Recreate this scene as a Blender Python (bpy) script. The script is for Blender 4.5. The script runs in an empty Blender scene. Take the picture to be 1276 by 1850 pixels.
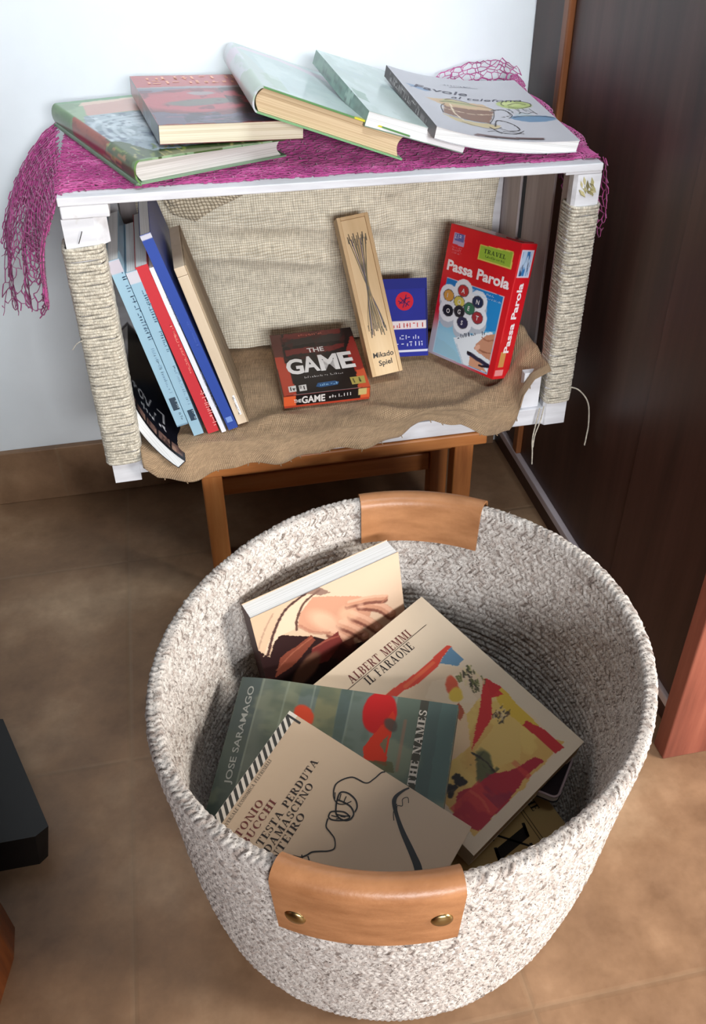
import bpy, bmesh, math, random
import numpy as np
from mathutils import Vector, Matrix

S = bpy.context.scene
COL = S.collection
rng = np.random.RandomState(7)
random.seed(7)

# ------------------------------------------------------------------ camera
cam_d = bpy.data.cameras.new('camera')
cam = bpy.data.objects.new('camera', cam_d)
COL.objects.link(cam)
CX, CY, CZ, YAW, PITCH, ROLL, FPX = 0.09893, -0.84858, 0.58392, 0.19424, 0.66082, -0.013335, 1644.78
_f = Vector((math.sin(YAW)*math.cos(PITCH), math.cos(YAW)*math.cos(PITCH), -math.sin(PITCH)))
_r0 = Vector((math.cos(YAW), -math.sin(YAW), 0)); _u0 = _r0.cross(_f)
_r = math.cos(ROLL)*_r0+math.sin(ROLL)*_u0; _u = -math.sin(ROLL)*_r0+math.cos(ROLL)*_u0
cam.matrix_world = Matrix(((_r.x, _u.x, -_f.x, CX), (_r.y, _u.y, -_f.y, CY), (_r.z, _u.z, -_f.z, CZ), (0, 0, 0, 1)))
cam_d.sensor_fit = 'VERTICAL'; cam_d.sensor_height = 36.0
cam_d.lens = FPX/1850*36.0
cam_d.clip_start = 0.01
S.camera = cam

# ------------------------------------------------------------------ light and exposure
S.view_settings.view_transform = 'Standard'
S.view_settings.look = 'None'
S.view_settings.gamma = 1.0
S.view_settings.use_curve_mapping = False
S.view_settings.exposure = 0.0
world = bpy.data.worlds.new('room_light'); S.world = world; world.use_nodes = True
world.node_tree.nodes['Background'].inputs[0].default_value = (1.0, 0.93, 0.86, 1)
world.node_tree.nodes['Background'].inputs[1].default_value = 0.07

def area(name, loc, target, sx, sy, power, color):
    d = bpy.data.lights.new(name, 'AREA'); d.shape = 'RECTANGLE'; d.size = sx; d.size_y = sy
    d.energy = power; d.color = color
    o = bpy.data.objects.new(name, d); COL.objects.link(o); o.location = loc
    o.rotation_euler = (Vector(target)-Vector(loc)).to_track_quat('-Z', 'Y').to_euler()
    return o
area('window_daylight', (0.30, -3.0, 1.02), (0.2, 0.0, 0.1), 1.3, 0.40, 88, (0.97, 0.98, 1.0))
area('side_window_daylight', (1.85, -1.20, 0.75), (0.42, -0.45, -0.15), 0.7, 0.6, 56, (1.0, 0.95, 0.88))
wall_fill = area('upper_wall_fill_lamp', (0.40, -0.75, 1.75), (0.36, 0.3, 0.62), 0.6, 0.4, 4.0, (0.84, 0.94, 1.0))  # added fill lamp to brighten the upper wall, no known window there
wall_fill.data.spread = 1.25

# ------------------------------------------------------------------ material helpers
def lin(c):
    c = np.asarray(c, float)
    return np.where(c <= 0.04045, c/12.92, ((c+0.055)/1.055)**2.4)
def rgb(r, g, b):
    v = lin(np.array([r, g, b])/255.0); return (float(v[0]), float(v[1]), float(v[2]), 1.0)

class NT:
    def __init__(s, name):
        s.m = bpy.data.materials.new(name); s.m.use_nodes = True
        s.t = s.m.node_tree; s.b = s.t.nodes['Principled BSDF']
    def n(s, typ, **kw):
        nd = s.t.nodes.new('ShaderNode'+typ)
        for k, v in kw.items():
            if k.startswith('i_'): nd.inputs[int(k[2:])].default_value = v
            else: setattr(nd, k, v)
        return nd
    def l(s, a, ao, b, bi): s.t.links.new(a.outputs[ao], b.inputs[bi])
    def coord(s, out='Object', scale=(1, 1, 1)):
        tc = s.n('TexCoord'); mp = s.n('Mapping'); mp.inputs['Scale'].default_value = scale
        s.l(tc, out, mp, 'Vector'); return mp
    def noise(s, src, scale, detail=4, rough=0.55, so='Vector'):
        nz = s.n('TexNoise'); nz.inputs['Scale'].default_value = scale
        nz.inputs['Detail'].default_value = detail; nz.inputs['Roughness'].default_value = rough
        s.l(src, so, nz, 'Vector'); return nz
    def ramp(s, src, so, stops):
        r = s.n('ValToRGB'); e = r.color_ramp.elements
        while len(e) < len(stops): e.new(0.5)
        for el, (p, c) in zip(e, stops): el.position = p; el.color = c
        s.l(src, so, r, 'Fac'); return r
    def math(s, op, a, ao, b=None, bo=0):
        m = s.n('Math', operation=op)
        if isinstance(a, (int, float)): m.inputs[0].default_value = a
        else: s.l(a, ao, m, 0)
        if b is not None:
            if isinstance(b, (int, float)): m.inputs[1].default_value = b
            else: s.l(b, bo, m, 1)
        return m
    def mix(s, fac, fo, a, ao, b, bo, typ='MIX'):
        x = s.n('MixRGB', blend_type=typ)
        if isinstance(fac, (int, float)): x.inputs[0].default_value = fac
        else: s.l(fac, fo, x, 0)
        for i, (c, co) in ((1, (a, ao)), (2, (b, bo))):
            if isinstance(c, tuple): x.inputs[i].default_value = c
            else: s.l(c, co, x, i)
        return x
    def bump(s, src, so, strength, dist):
        b = s.n('Bump'); b.inputs['Strength'].default_value = strength; b.inputs['Distance'].default_value = dist
        s.l(src, so, b, 'Height'); s.l(b, 'Normal', s.b, 'Normal'); return b
    def set(s, rough=None, spec=None, metal=None, color=None, coat=None, sheen=None):
        if rough is not None: s.b.inputs['Roughness'].default_value = rough
        if spec is not None: s.b.inputs['Specular IOR Level'].default_value = spec
        if metal is not None: s.b.inputs['Metallic'].default_value = metal
        if color is not None: s.b.inputs['Base Color'].default_value = color
        if coat is not None: s.b.inputs['Coat Weight'].default_value = coat; s.b.inputs['Coat Roughness'].default_value = 0.15
        if sheen is not None: s.b.inputs['Sheen Weight'].default_value = sheen
        return s
    def basecol(s, nd, o): s.l(nd, o, s.b, 'Base Color')

def mat_simple(name, color, rough=0.5, spec=0.4, metal=0, nscale=None, namp=0.15, bump=0, bdist=0.001):
    t = NT(name).set(rough, spec, metal, color)
    if nscale:
        c = t.coord(); nz = t.noise(c, nscale)
        dk = tuple(max(0, x*(1-namp)) for x in color[:3])+(1,); lt = tuple(min(1, x*(1+namp)) for x in color[:3])+(1,)
        r = t.ramp(nz, 'Fac', [(0.3, dk), (0.7, lt)]); t.basecol(r, 'Color')
        if bump: t.bump(nz, 'Fac', bump, bdist)
    return t.m

def mat_print(name, rough, coat=0.0, spec=0.4):
    t = NT(name).set(rough, spec, coat=coat)
    a = t.n('Attribute'); a.attribute_name = 'Col'; t.basecol(a, 'Color')
    c = t.coord(); nz = t.noise(c, 60, 2); t.bump(nz, 'Fac', 0.12, 0.001)
    return t.m

def mat_pages(name, c1, c2):
    t = NT(name).set(0.75, 0.2)
    c = t.coord('Object', (6, 6, 1500)); nz = t.noise(c, 1.0, 3, 0.6)
    r = t.ramp(nz, 'Fac', [(0.3, c1), (0.65, c2)]); t.basecol(r, 'Color'); t.bump(nz, 'Fac', 0.25, 0.0006)
    return t.m

def mat_wood(name, c1, c2, c3, scale, axis, rough=0.45, spec=0.4, grain=1.0, coat=0.0):
    t = NT(name).set(rough, spec, coat=coat)
    sc = [scale*7]*3; sc[axis] = scale*0.6
    c = t.coord('Object', tuple(sc)); nz = t.noise(c, 1.0, 6, 0.62)
    sc2 = [scale*1.0]*3; sc2[axis] = scale*0.25
    c2_ = t.coord('Object', tuple(sc2)); nz2 = t.noise(c2_, 1.0, 3)
    r = t.ramp(nz, 'Fac', [(0.28, c1), (0.52, c2), (0.78, c3)])
    r2 = t.ramp(nz2, 'Fac', [(0.3, (0.72, 0.72, 0.72, 1)), (0.7, (1.12, 1.12, 1.12, 1))])
    m = t.mix(1.0, None, r, 'Color', r2, 'Color', 'MULTIPLY'); t.basecol(m, 'Color')
    t.bump(nz, 'Fac', 0.15*grain, 0.001)
    return t.m

M = {}
M['print'] = mat_print('printed_card', 0.42, 0.0)
M['matte'] = mat_print('uncoated_card', 0.6, 0.0, 0.12)
M['gloss'] = mat_print('laminated_print', 0.28, 0.25)
M['pages_cream'] = mat_pages('paper_edges_cream', rgb(205, 190, 160), rgb(238, 228, 206))
M['pages_white'] = mat_pages('paper_edges_white', rgb(214, 214, 212), rgb(244, 244, 244))
M['pages_tan'] = mat_pages('paper_edges_tan', rgb(186, 156, 120), rgb(222, 196, 160))
M['pages_grey'] = mat_pages('paper_edges_grey', rgb(178, 172, 166), rgb(214, 208, 204))
M['pages_brown'] = mat_pages('paper_edges_aged', rgb(150, 118, 84), rgb(190, 158, 120))
M['wardrobe'] = mat_wood('dark_stained_wood', rgb(56, 36, 31), rgb(72, 46, 39), rgb(88, 58, 50), 5, 2, 0.42, 0.4)
M['wardrobe_red'] = mat_wood('reddish_stained_wood', rgb(104, 56, 44), rgb(136, 76, 60), rgb(160, 96, 76), 6, 2, 0.5, 0.3)
M['trim_wood'] = mat_wood('oak_trim_wood', rgb(92, 52, 28), rgb(128, 76, 42), rgb(156, 98, 58), 6, 2, 0.4, 0.4)
M['stool'] = mat_wood('orange_pine', rgb(150, 88, 44), rgb(188, 118, 64), rgb(206, 140, 82), 7, 0, 0.4, 0.4)
M['stool_v'] = mat_wood('orange_pine_upright', rgb(150, 88, 44), rgb(188, 118, 64), rgb(206, 140, 82), 7, 2, 0.4, 0.4)
M['brown_leg'] = mat_wood('varnished_brown_wood', rgb(70, 34, 16), rgb(110, 58, 28), rgb(150, 84, 40), 7, 2, 0.35, 0.4)
M['black'] = mat_simple('black_plastic', rgb(20, 18, 18), 0.4, 0.4, nscale=30, namp=0.2)
M['leather'] = None
M['brass'] = mat_simple('antique_brass', rgb(170, 150, 104), 0.28, 0.5, 1.0)
M['metal'] = mat_simple('steel_nail', rgb(60, 55, 52), 0.4, 0.5, 1.0)
M['strip'] = mat_simple('mauve_edge_highlight', rgb(196, 184, 188), 0.35, 0.5)  # pale tone paints in the highlight along the wardrobe's bottom edge

# painted crate wood: white paint, worn
t = NT('white_painted_wood').set(0.6, 0.3)
c = t.coord('Object', (14, 90, 90)); nz = t.noise(c, 1.0, 5)
c2 = t.coord('Object', (30, 30, 30)); nz2 = t.noise(c2, 1.0, 5)
r = t.ramp(nz, 'Fac', [(0.3, rgb(206, 205, 209)), (0.6, rgb(226, 226, 230))])
r2 = t.ramp(nz2, 'Fac', [(0.70, (0, 0, 0, 1)), (0.80, (1, 1, 1, 1))])
m = t.mix(r2, 'Color', r, 'Color', rgb(188, 178, 166), None); t.basecol(m, 'Color'); t.bump(nz, 'Fac', 0.25, 0.0008)
M['white_wood'] = t.m
t = NT('thin_white_washed_wood').set(0.65, 0.3)
c = t.coord('Object', (60, 60, 6)); nz = t.noise(c, 1.0, 5)
r = t.ramp(nz, 'Fac', [(0.3, rgb(176, 164, 164)), (0.65, rgb(206, 196, 196))]); t.basecol(r, 'Color'); t.bump(nz, 'Fac', 0.2, 0.0006)
M['wash_wood'] = t.m
M['raw_wood'] = mat_wood('bare_poplar', rgb(150, 130, 108), rgb(178, 158, 132), rgb(196, 178, 152), 6, 2, 0.7, 0.2)
M['light_wood'] = mat_wood('pale_birch', rgb(206, 172, 126), rgb(222, 190, 146), rgb(232, 204, 164), 6, 1, 0.5, 0.3)
M['light_wood2'] = mat_wood('pale_box_wood', rgb(196, 160, 116), rgb(210, 176, 132), rgb(220, 190, 148), 6, 1, 0.5, 0.3)
M['cream_wood'] = mat_wood('cream_box_wood', rgb(226, 202, 172), rgb(236, 214, 186), rgb(242, 224, 200), 6, 1, 0.5, 0.3)
M['grain_wood'] = mat_wood('grey_grained_wood', rgb(140, 118, 94), rgb(180, 158, 130), rgb(202, 182, 156), 9, 1, 0.6, 0.2)

# burlap: two thread directions from the cloth's own uv, in metres
def mat_burlap(name, c_dark, c_mid, c_light, pitch, bstr):
    t = NT(name).set(0.9, 0.1, sheen=0.1)
    uv = t.n('UVMap'); uv.uv_map = 'UV'
    nzw = t.noise(uv, 30, 4, so='UV')
    sp = t.n('SeparateXYZ'); t.l(uv, 'UV', sp, 0)
    k = 2*math.pi/pitch
    wob = t.math('MULTIPLY', nzw, 'Fac', 14.0)
    a = t.math('ADD', t.math('MULTIPLY', sp, 'X', k), 0, wob, 0); b = t.math('ADD', t.math('MULTIPLY', sp, 'Y', k), 0, wob, 0)
    sa = t.math('ABSOLUTE', t.math('SINE', t.math('MULTIPLY', a, 0, 0.5), 0), 0)
    sb = t.math('ABSOLUTE', t.math('SINE', t.math('MULTIPLY', b, 0, 0.5), 0), 0)
    h = t.math('MULTIPLY', sa, 0, sb, 0)
    hh = t.math('POWER', h, 0, 0.6)
    c2 = t.n('Mapping'); c2.inputs['Scale'].default_value = (400, 60, 1); t.l(uv, 'UV', c2, 'Vector')
    nz = t.noise(c2, 1.0, 3)
    c3 = t.n('Mapping'); c3.inputs['Scale'].default_value = (60, 400, 1); t.l(uv, 'UV', c3, 'Vector')
    nz3 = t.noise(c3, 1.0, 3)
    nn = t.math('MULTIPLY', t.math('ADD', nz, 'Fac', nz3, 'Fac'), 0, 0.5)
    r = t.ramp(hh, 0, [(0.0, c_dark), (0.45, c_mid), (1.0, c_light)])
    r2 = t.ramp(nn, 0, [(0.35, (0.7, 0.7, 0.7, 1)), (0.65, (1.15, 1.15, 1.15, 1))])
    m = t.mix(1.0, None, r, 'Color', r2, 'Color', 'MULTIPLY'); t.basecol(m, 'Color')
    t.bump(hh, 0, bstr, 0.0012)
    return t.m
M['burlap'] = mat_burlap('brown_burlap', rgb(128, 102, 76), rgb(180, 149, 116), rgb(204, 175, 142), 0.0022, 0.6)
M['burlap_pale'] = mat_burlap('pale_burlap', rgb(184, 168, 142), rgb(230, 220, 198), rgb(244, 238, 222), 0.0028, 0.5)

# jute twine on posts
t = NT('jute_twine').set(0.9, 0.1, sheen=0.2)
uv = t.n('UVMap'); uv.uv_map = 'UV'
mp = t.n('Mapping'); mp.inputs['Scale'].default_value = (900, 3, 1); mp.inputs['Rotation'].default_value = (0, 0, 0.5); t.l(uv, 'UV', mp, 'Vector')
nz = t.noise(mp, 1.0, 3); c2 = t.coord('Object'); nz2 = t.noise(c2, 220, 2)
r = t.ramp(nz, 'Fac', [(0.3, rgb(168, 158, 140)), (0.65, rgb(224, 216, 200))])
r2 = t.ramp(nz2, 'Fac', [(0.35, (0.72, 0.72, 0.72, 1)), (0.65, (1.1, 1.1, 1.1, 1))])
m = t.mix(1.0, None, r, 'Color', r2, 'Color', 'MULTIPLY'); t.basecol(m, 'Color'); t.bump(nz, 'Fac', 0.5, 0.0006)
M['jute'] = t.m

# basket rope: heather yarn colour lives on the mesh strands
t = NT('heather_cotton_rope').set(0.92, 0.08, sheen=0.2)
a = t.n('Attribute'); a.attribute_name = 'Col'
c = t.coord('Object'); nz = t.noise(c, 620, 3, 0.75)
r = t.ramp(nz, 'Fac', [(0.36, rgb(104, 94, 88)), (0.45, rgb(240, 236, 232)), (0.8, rgb(255, 253, 250))])
m = t.mix(1.0, None, a, 'Color', r, 'Color', 'MULTIPLY'); t.basecol(m, 'Color'); t.bump(nz, 'Fac', 0.6, 0.0008)
M['rope'] = t.m

t = NT('tan_leather').set(0.38, 0.45)
c = t.coord('Object', (30, 30, 90)); nz = t.noise(c, 1.0, 5); c2 = t.coord('Object'); nz2 = t.noise(c2, 260, 3)
r = t.ramp(nz, 'Fac', [(0.3, rgb(148, 100, 64)), (0.7, rgb(176, 124, 84))]); t.basecol(r, 'Color'); t.bump(nz2, 'Fac', 0.18, 0.0012)
M['leather'] = t.m

t = NT('magenta_yarn').set(0.75, 0.2, sheen=0.3)
c = t.coord('Object'); nz = t.noise(c, 45, 3)
r = t.ramp(nz, 'Fac', [(0.3, rgb(146, 44, 108)), (0.55, rgb(184, 70, 138)), (0.8, rgb(212, 116, 172))]); t.basecol(r, 'Color')
M['net'] = t.m

t = NT('white_plaster').set(0.85, 0.15)
c = t.coord('Object'); nz = t.noise(c, 7, 4); nz2 = t.noise(c, 160, 3)
r = t.ramp(nz, 'Fac', [(0.3, rgb(226, 232, 236)), (0.7, rgb(236, 242, 246))]); t.basecol(r, 'Color'); t.bump(nz2, 'Fac', 0.08, 0.001)
M['plaster'] = t.m

def mat_tile(name, gx, gy, ox, oy):
    t = NT(name).set(0.42, 0.4)
    c = t.coord('Object'); nz = t.noise(c, 5, 6, 0.6); nz2 = t.noise(c, 26, 5, 0.65)
    r = t.ramp(nz, 'Fac', [(0.3, rgb(118, 90, 68)), (0.52, rgb(152, 120, 92)), (0.72, rgb(182, 152, 122))])
    r2 = t.ramp(nz2, 'Fac', [(0.3, (0.78, 0.76, 0.74, 1)), (0.7, (1.12, 1.12, 1.12, 1))])
    m = t.mix(1.0, None, r, 'Color', r2, 'Color', 'MULTIPLY')
    sp = t.n('SeparateXYZ'); t.l(c, 'Vector', sp, 0)
    def line(o, off, g):
        f = t.math('FRACT', t.math('DIVIDE', t.math('ADD', sp, o, off), 0, g), 0)
        d = t.math('ABSOLUTE', t.math('SUBTRACT', f, 0, 0.5), 0)
        return t.math('MULTIPLY', t.math('SUBTRACT', 0.5, 0, d, 0), 0, g)
    dmin = t.math('MINIMUM', line('X', ox, gx), 0, line('Y', oy, gy), 0)
    g = t.ramp(dmin, 0, [(0.0012, (1, 1, 1, 1)), (0.0030, (0, 0, 0, 1))])
    gm = t.math('MULTIPLY', g, 'Color', 0.28)
    m2 = t.mix(gm, 0, m, 'Color', rgb(142, 122, 98), None); t.basecol(m2, 'Color')
    add = t.math('SUBTRACT', t.math('MULTIPLY', nz2, 'Fac', 0.35), 0, t.math('MULTIPLY', g, 'Color', 0.5), 0)
    t.bump(add, 0, 0.35, 0.002)
    rr = t.ramp(nz2, 'Fac', [(0.3, (0.35, 0.35, 0.35, 1)), (0.7, (0.55, 0.55, 0.55, 1))]); t.l(rr, 'Color', t.b, 'Roughness')
    return t.m
M['tile'] = mat_tile('terracotta_floor_tile', 0.33, 0.33, 0.02, -0.124+0.33)
M['skirting'] = mat_tile('terracotta_skirting_tile', 0.33, 9.0, 0.105, 4.0)

# ------------------------------------------------------------------ mesh builder
class MB:
    def __init__(s):
        s.V = []; s.F = []; s.C = []; s.U = []; s.MI = []; s.SM = []; s.n = 0
    def add(s, verts, faces, col=(0.8, 0.8, 0.8), uv=None, mi=0, smooth=False):
        v = np.asarray(verts, float).reshape(-1, 3); k = len(v)
        s.V.append(v)
        c = np.asarray(col, float)
        s.C.append(np.broadcast_to(c, (k, 3)) if c.ndim == 1 else c)
        s.U.append(np.zeros((k, 2)) if uv is None else np.asarray(uv, float))
        if isinstance(faces, np.ndarray): fl = [faces+s.n]
        else:
            by = {}
            for f in faces: by.setdefault(len(f), []).append(f)
            fl = [np.array(x, int)+s.n for x in by.values()]
        for f in fl:
            if len(f):
                s.F.append(f); s.MI.append(np.full(len(f), mi)); s.SM.append(np.full(len(f), smooth))
        s.n += k
    def map(s, fn):
        s.V = [fn(v) for v in s.V]
    def build(s, name, mats, parent=None, matrix=None):
        me = bpy.data.meshes.new(name)
        V = np.concatenate(s.V); nv = len(V)
        me.vertices.add(nv); me.vertices.foreach_set('co', V.ravel())
        loops = np.concatenate([f.ravel() for f in s.F]); tot = np.concatenate([np.full(len(f), f.shape[1]) for f in s.F])
        me.loops.add(len(loops)); me.loops.foreach_set('vertex_index', loops.astype(np.int32))
        st = np.concatenate([[0], np.cumsum(tot)[:-1]])
        me.polygons.add(len(tot)); me.polygons.foreach_set('loop_start', st.astype(np.int32)); me.polygons.foreach_set('loop_total', tot.astype(np.int32))
        for m in (mats if isinstance(mats, (list, tuple)) else [mats]): me.materials.append(m)
        me.polygons.foreach_set('material_index', np.concatenate(s.MI).astype(np.int32))
        me.polygons.foreach_set('use_smooth', np.concatenate(s.SM).astype(bool))
        me.update(calc_edges=True)
        at = me.attributes.new('Col', 'FLOAT_COLOR', 'POINT')
        C = np.ones((nv, 4)); C[:, :3] = np.concatenate(s.C); at.data.foreach_set('color', C.ravel())
        U = np.concatenate(s.U); ul = me.uv_layers.new(name='UV'); ul.data.foreach_set('uv', U[loops].ravel())
        me.validate(); me.update()
        o = bpy.data.objects.new(name, me); COL.objects.link(o)
        if parent: o.parent = parent
        if matrix is not None: o.matrix_world = matrix
        return o

def gridfaces(nu, nv, flip=False):
    i = np.arange(nu-1)[:, None]; j = np.arange(nv-1)[None, :]
    a = (i*nv+j).ravel(); b = ((i+1)*nv+j).ravel(); c = ((i+1)*nv+j+1).ravel(); d = (i*nv+j+1).ravel()
    return np.stack([a, d, c, b] if flip else [a, b, c, d], 1)

def box(mb, lo, hi, col=(0.8, 0.8, 0.8), bevel=0.0, mi=0, R=None, c0=None, seg=2, sub=1):
    bm = bmesh.new(); bmesh.ops.create_cube(bm, size=1.0)
    lo = np.array(lo, float); hi = np.array(hi, float)
    for v in bm.verts:
        for k in range(3): v.co[k] = (lo[k]+hi[k])/2+v.co[k]*(hi[k]-lo[k])
    if bevel > 0: bmesh.ops.bevel(bm, geom=list(bm.edges), offset=bevel, segments=seg, affect='EDGES', profile=0.5)
    bm.verts.index_update()
    V = np.array([v.co[:] for v in bm.verts]); F = [[v.index for v in f.verts] for f in bm.faces]; bm.free()
    if R is not None: V = (V-(0 if c0 is None else np.array(c0)))@np.array(R).T+(0 if c0 is None else np.array(c0))
    mb.add(V, F, col, mi=mi, smooth=False)

def prism(mb, outline, z0, z1, axis=2, col=(0.8, 0.8, 0.8), mi=0):
    """extrude a closed 2-D outline along an axis"""
    o = np.array(outline, float); k = len(o); V = np.zeros((2*k, 3)); a, b = [i for i in range(3) if i != axis]
    V[:k, a] = V[k:, a] = o[:, 0]; V[:k, b] = V[k:, b] = o[:, 1]; V[:k, axis] = z0; V[k:, axis] = z1
    F = [list(range(k))[::-1], list(range(k, 2*k))]+[[i, (i+1) % k, k+(i+1) % k, k+i] for i in range(k)]
    mb.add(V, F, col, mi=mi)

def tube(mb, pts, r, seg=6, col=(0.8, 0.8, 0.8), mi=0, caps=True, uvs=0.0):
    P = np.array(pts, float); n = len(P)
    T = np.gradient(P, axis=0); T /= np.linalg.norm(T, axis=1)[:, None]+1e-12
    up = np.array([0, 0, 1.0]) if abs(T[0, 2]) < 0.9 else np.array([0, 1.0, 0])
    nrm = np.zeros_like(P); nrm[0] = np.cross(T[0], up); nrm[0] /= np.linalg.norm(nrm[0])
    for i in range(1, n):
        v = nrm[i-1]-T[i]*(nrm[i-1]@T[i]); nrm[i] = v/(np.linalg.norm(v)+1e-12)
    bn = np.cross(T, nrm); a = np.linspace(0, 2*np.pi, seg, endpoint=False)
    rr = np.broadcast_to(np.asarray(r, float), (n,))
    V = P[:, None]+rr[:, None, None]*(np.cos(a)[None, :, None]*nrm[:, None]+np.sin(a)[None, :, None]*bn[:, None])
    i = np.arange(n-1)[:, None]; j = np.arange(seg)[None, :]; jn = (j+1) % seg
    F = np.stack([(i*seg+j), (i*seg+jn), ((i+1)*seg+jn), ((i+1)*seg+j)], -1).reshape(-1, 4)
    L = np.concatenate([[0], np.cumsum(np.linalg.norm(np.diff(P, axis=0), axis=1))])
    uv = np.stack(np.broadcast_arrays(L[:, None], (a/(2*np.pi))[None, :]), -1).reshape(-1, 2)
    mb.add(V.reshape(-1, 3), F, col, uv, mi, True)
    if caps:
        mb.add(V[0], [list(range(seg))[::-1]], col, mi=mi); mb.add(V[-1], [list(range(seg))], col, mi=mi)

def smoothpath(pts, n=40):
    P = np.array(pts, float); k = len(P)
    t = np.linspace(0, k-1, n); i = np.clip(t.astype(int), 0, k-2); f = (t-i)[:, None]
    p0 = P[np.clip(i-1, 0, k-1)]; p1 = P[i]; p2 = P[i+1]; p3 = P[np.clip(i+2, 0, k-1)]
    return 0.5*((2*p1)+(-p0+p2)*f+(2*p0-5*p1+4*p2-p3)*f**2+(-p0+3*p1-3*p2+p3)*f**3)

# ------------------------------------------------------------------ things
def empty(name, label, cat, matrix=None, loc=None, group=None):
    o = bpy.data.objects.new(name, None); COL.objects.link(o); o.empty_display_size = 0.03
    if matrix is not None: o.matrix_world = matrix
    if loc is not None: o.location = loc
    o['label'] = label; o['category'] = cat
    if group: o['group'] = group
    return o
def tag(o, label, cat, group=None):
    o['label'] = label; o['category'] = cat
    if group: o['group'] = group
    return o
def struct(o): o['kind'] = 'structure'; return o
def frame(c, u, v):
    u = Vector(u).normalized(); n = u.cross(Vector(v)).normalized(); v = n.cross(u)
    return Matrix(((u.x, v.x, n.x, c[0]), (u.y, v.y, n.y, c[1]), (u.z, v.z, n.z, c[2]), (0, 0, 0, 1)))

# ------------------------------------------------------------------ canvases for cover art
def vnoise(h, w, sy, sx, seed):
    r = np.random.RandomState(seed); g = r.rand(sy+2, sx+2)
    y = np.linspace(0, sy, h, endpoint=False); x = np.linspace(0, sx, w, endpoint=False)
    yi = y.astype(int); xi = x.astype(int); fy = (y-yi)[:, None]; fx = (x-xi)[None, :]
    fy = fy*fy*(3-2*fy); fx = fx*fx*(3-2*fx)
    a = g[yi][:, xi]; b = g[yi][:, xi+1]; c = g[yi+1][:, xi]; d = g[yi+1][:, xi+1]
    return (a*(1-fx)+b*fx)*(1-fy)+(c*(1-fx)+d*fx)*fy
def fbm(h, w, s, seed, o=4, asp=1.0):
    t = np.zeros((h, w)); a = 1; tot = 0
    for i in range(o):
        t += a*vnoise(h, w, max(1, int(s*2**i)), max(1, int(s*asp*2**i)), seed+i*13); tot += a; a *= 0.55
    return t/tot
class Cv:
    """cover art in (u right, v up) 0..1, colours given 0..255"""
    def __init__(s, w, h, c):
        s.w, s.h = w, h; s.a = np.ones((h, w, 3))*np.array(c)/255.0
        s.v, s.u = np.meshgrid(np.linspace(0, 1, h), np.linspace(0, 1, w), indexing='ij')
    def warp(s, amt, sc, seed):
        if amt == 0: return s.u, s.v
        return s.u+amt*(fbm(s.h, s.w, sc, seed)-0.5)*2, s.v+amt*(fbm(s.h, s.w, sc, seed+99)-0.5)*2
    def put(s, m, c, op=1.0):
        m = (np.clip(m, 0, 1)*op)[..., None]; s.a = s.a*(1-m)+np.array(c)/255.0*m; return s
    def poly(s, pts, c, op=1.0, wob=0.0, sc=6, seed=1):
        U, V = s.warp(wob, sc, seed); ins = np.zeros_like(U, bool); k = len(pts)
        for i in range(k):
            x0, y0 = pts[i]; x1, y1 = pts[(i+1) % k]
            if y0 == y1: continue
            cr = ((V < y0) != (V < y1)) & (U < (x1-x0)*(V-y0)/(y1-y0)+x0); ins ^= cr
        return s.put(ins.astype(float), c, op)
    def ell(s, cx, cy, rx, ry, c, op=1.0, rot=0.0, soft=0.08, wob=0.0, sc=6, seed=1):
        U, V = s.warp(wob, sc, seed); x = U-cx; y = V-cy; a = math.cos(rot); b = math.sin(rot)
        d = np.sqrt(((x*a+y*b)/rx)**2+((-x*b+y*a)/ry)**2); return s.put((1-d)/soft+0.5, c, op)
    def line(s, pts, w, c, op=1.0, asp=1.45):
        P = smoothpath([(x, y, 0) for x, y in pts], 14*len(pts))[:, :2] if len(pts) > 2 else np.array(pts, float)
        D = np.full(s.u.shape, 9.0)
        for p, q in zip(P[:-1], P[1:]):
            dx, dy = q[0]-p[0], (q[1]-p[1])*asp; L = dx*dx+dy*dy+1e-12
            t = np.clip(((s.u-p[0])*dx+(s.v-p[1])*asp*dy)/L, 0, 1)
            D = np.minimum(D, np.hypot(s.u-p[0]-t*dx, (s.v-p[1])*asp-t*dy))
        return s.put((w-D)/(w*0.35)+0.5, c, op)
    def blot(s, c, sc, th, seed, op=1.0, box=None, soft=0.08, asp=1.0):
        m = (fbm(s.h, s.w, sc, seed, 4, asp)-th)/soft
        if box: m = np.where((s.u > box[0]) & (s.u < box[2]) & (s.v > box[1]) & (s.v < box[3]), m, 0)
        return s.put(m, c, op)
    def tint(s, amt, sc, seed, asp=1.0):
        s.a = np.clip(s.a*(1+amt*(fbm(s.h, s.w, sc, seed, 4, asp)-0.5)[..., None]*2), 0, 1); return s
    def strokes(s, n, box, colors, ln, wd, ang, seed, op=0.8):
        r = np.random.RandomState(seed)
        for i in range(n):
            x = r.uniform(box[0], box[2]); y = r.uniform(box[1], box[3]); a = ang+r.uniform(-0.5, 0.5); l = ln*r.uniform(.5, 1.3)
            s.line([(x, y), (x+l*math.cos(a), y+l*math.sin(a))], wd*r.uniform(.6, 1.4), colors[r.randint(len(colors))], op)
        return s
    def sample(s, u, v):
        x = np.clip(u, 0, 1)*(s.w-1); y = np.clip(v, 0, 1)*(s.h-1)
        return lin(np.clip(s.a[np.round(y).astype(int), np.round(x).astype(int)], 0, 1))
def flat(c): return Cv(2, 2, c)

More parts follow.
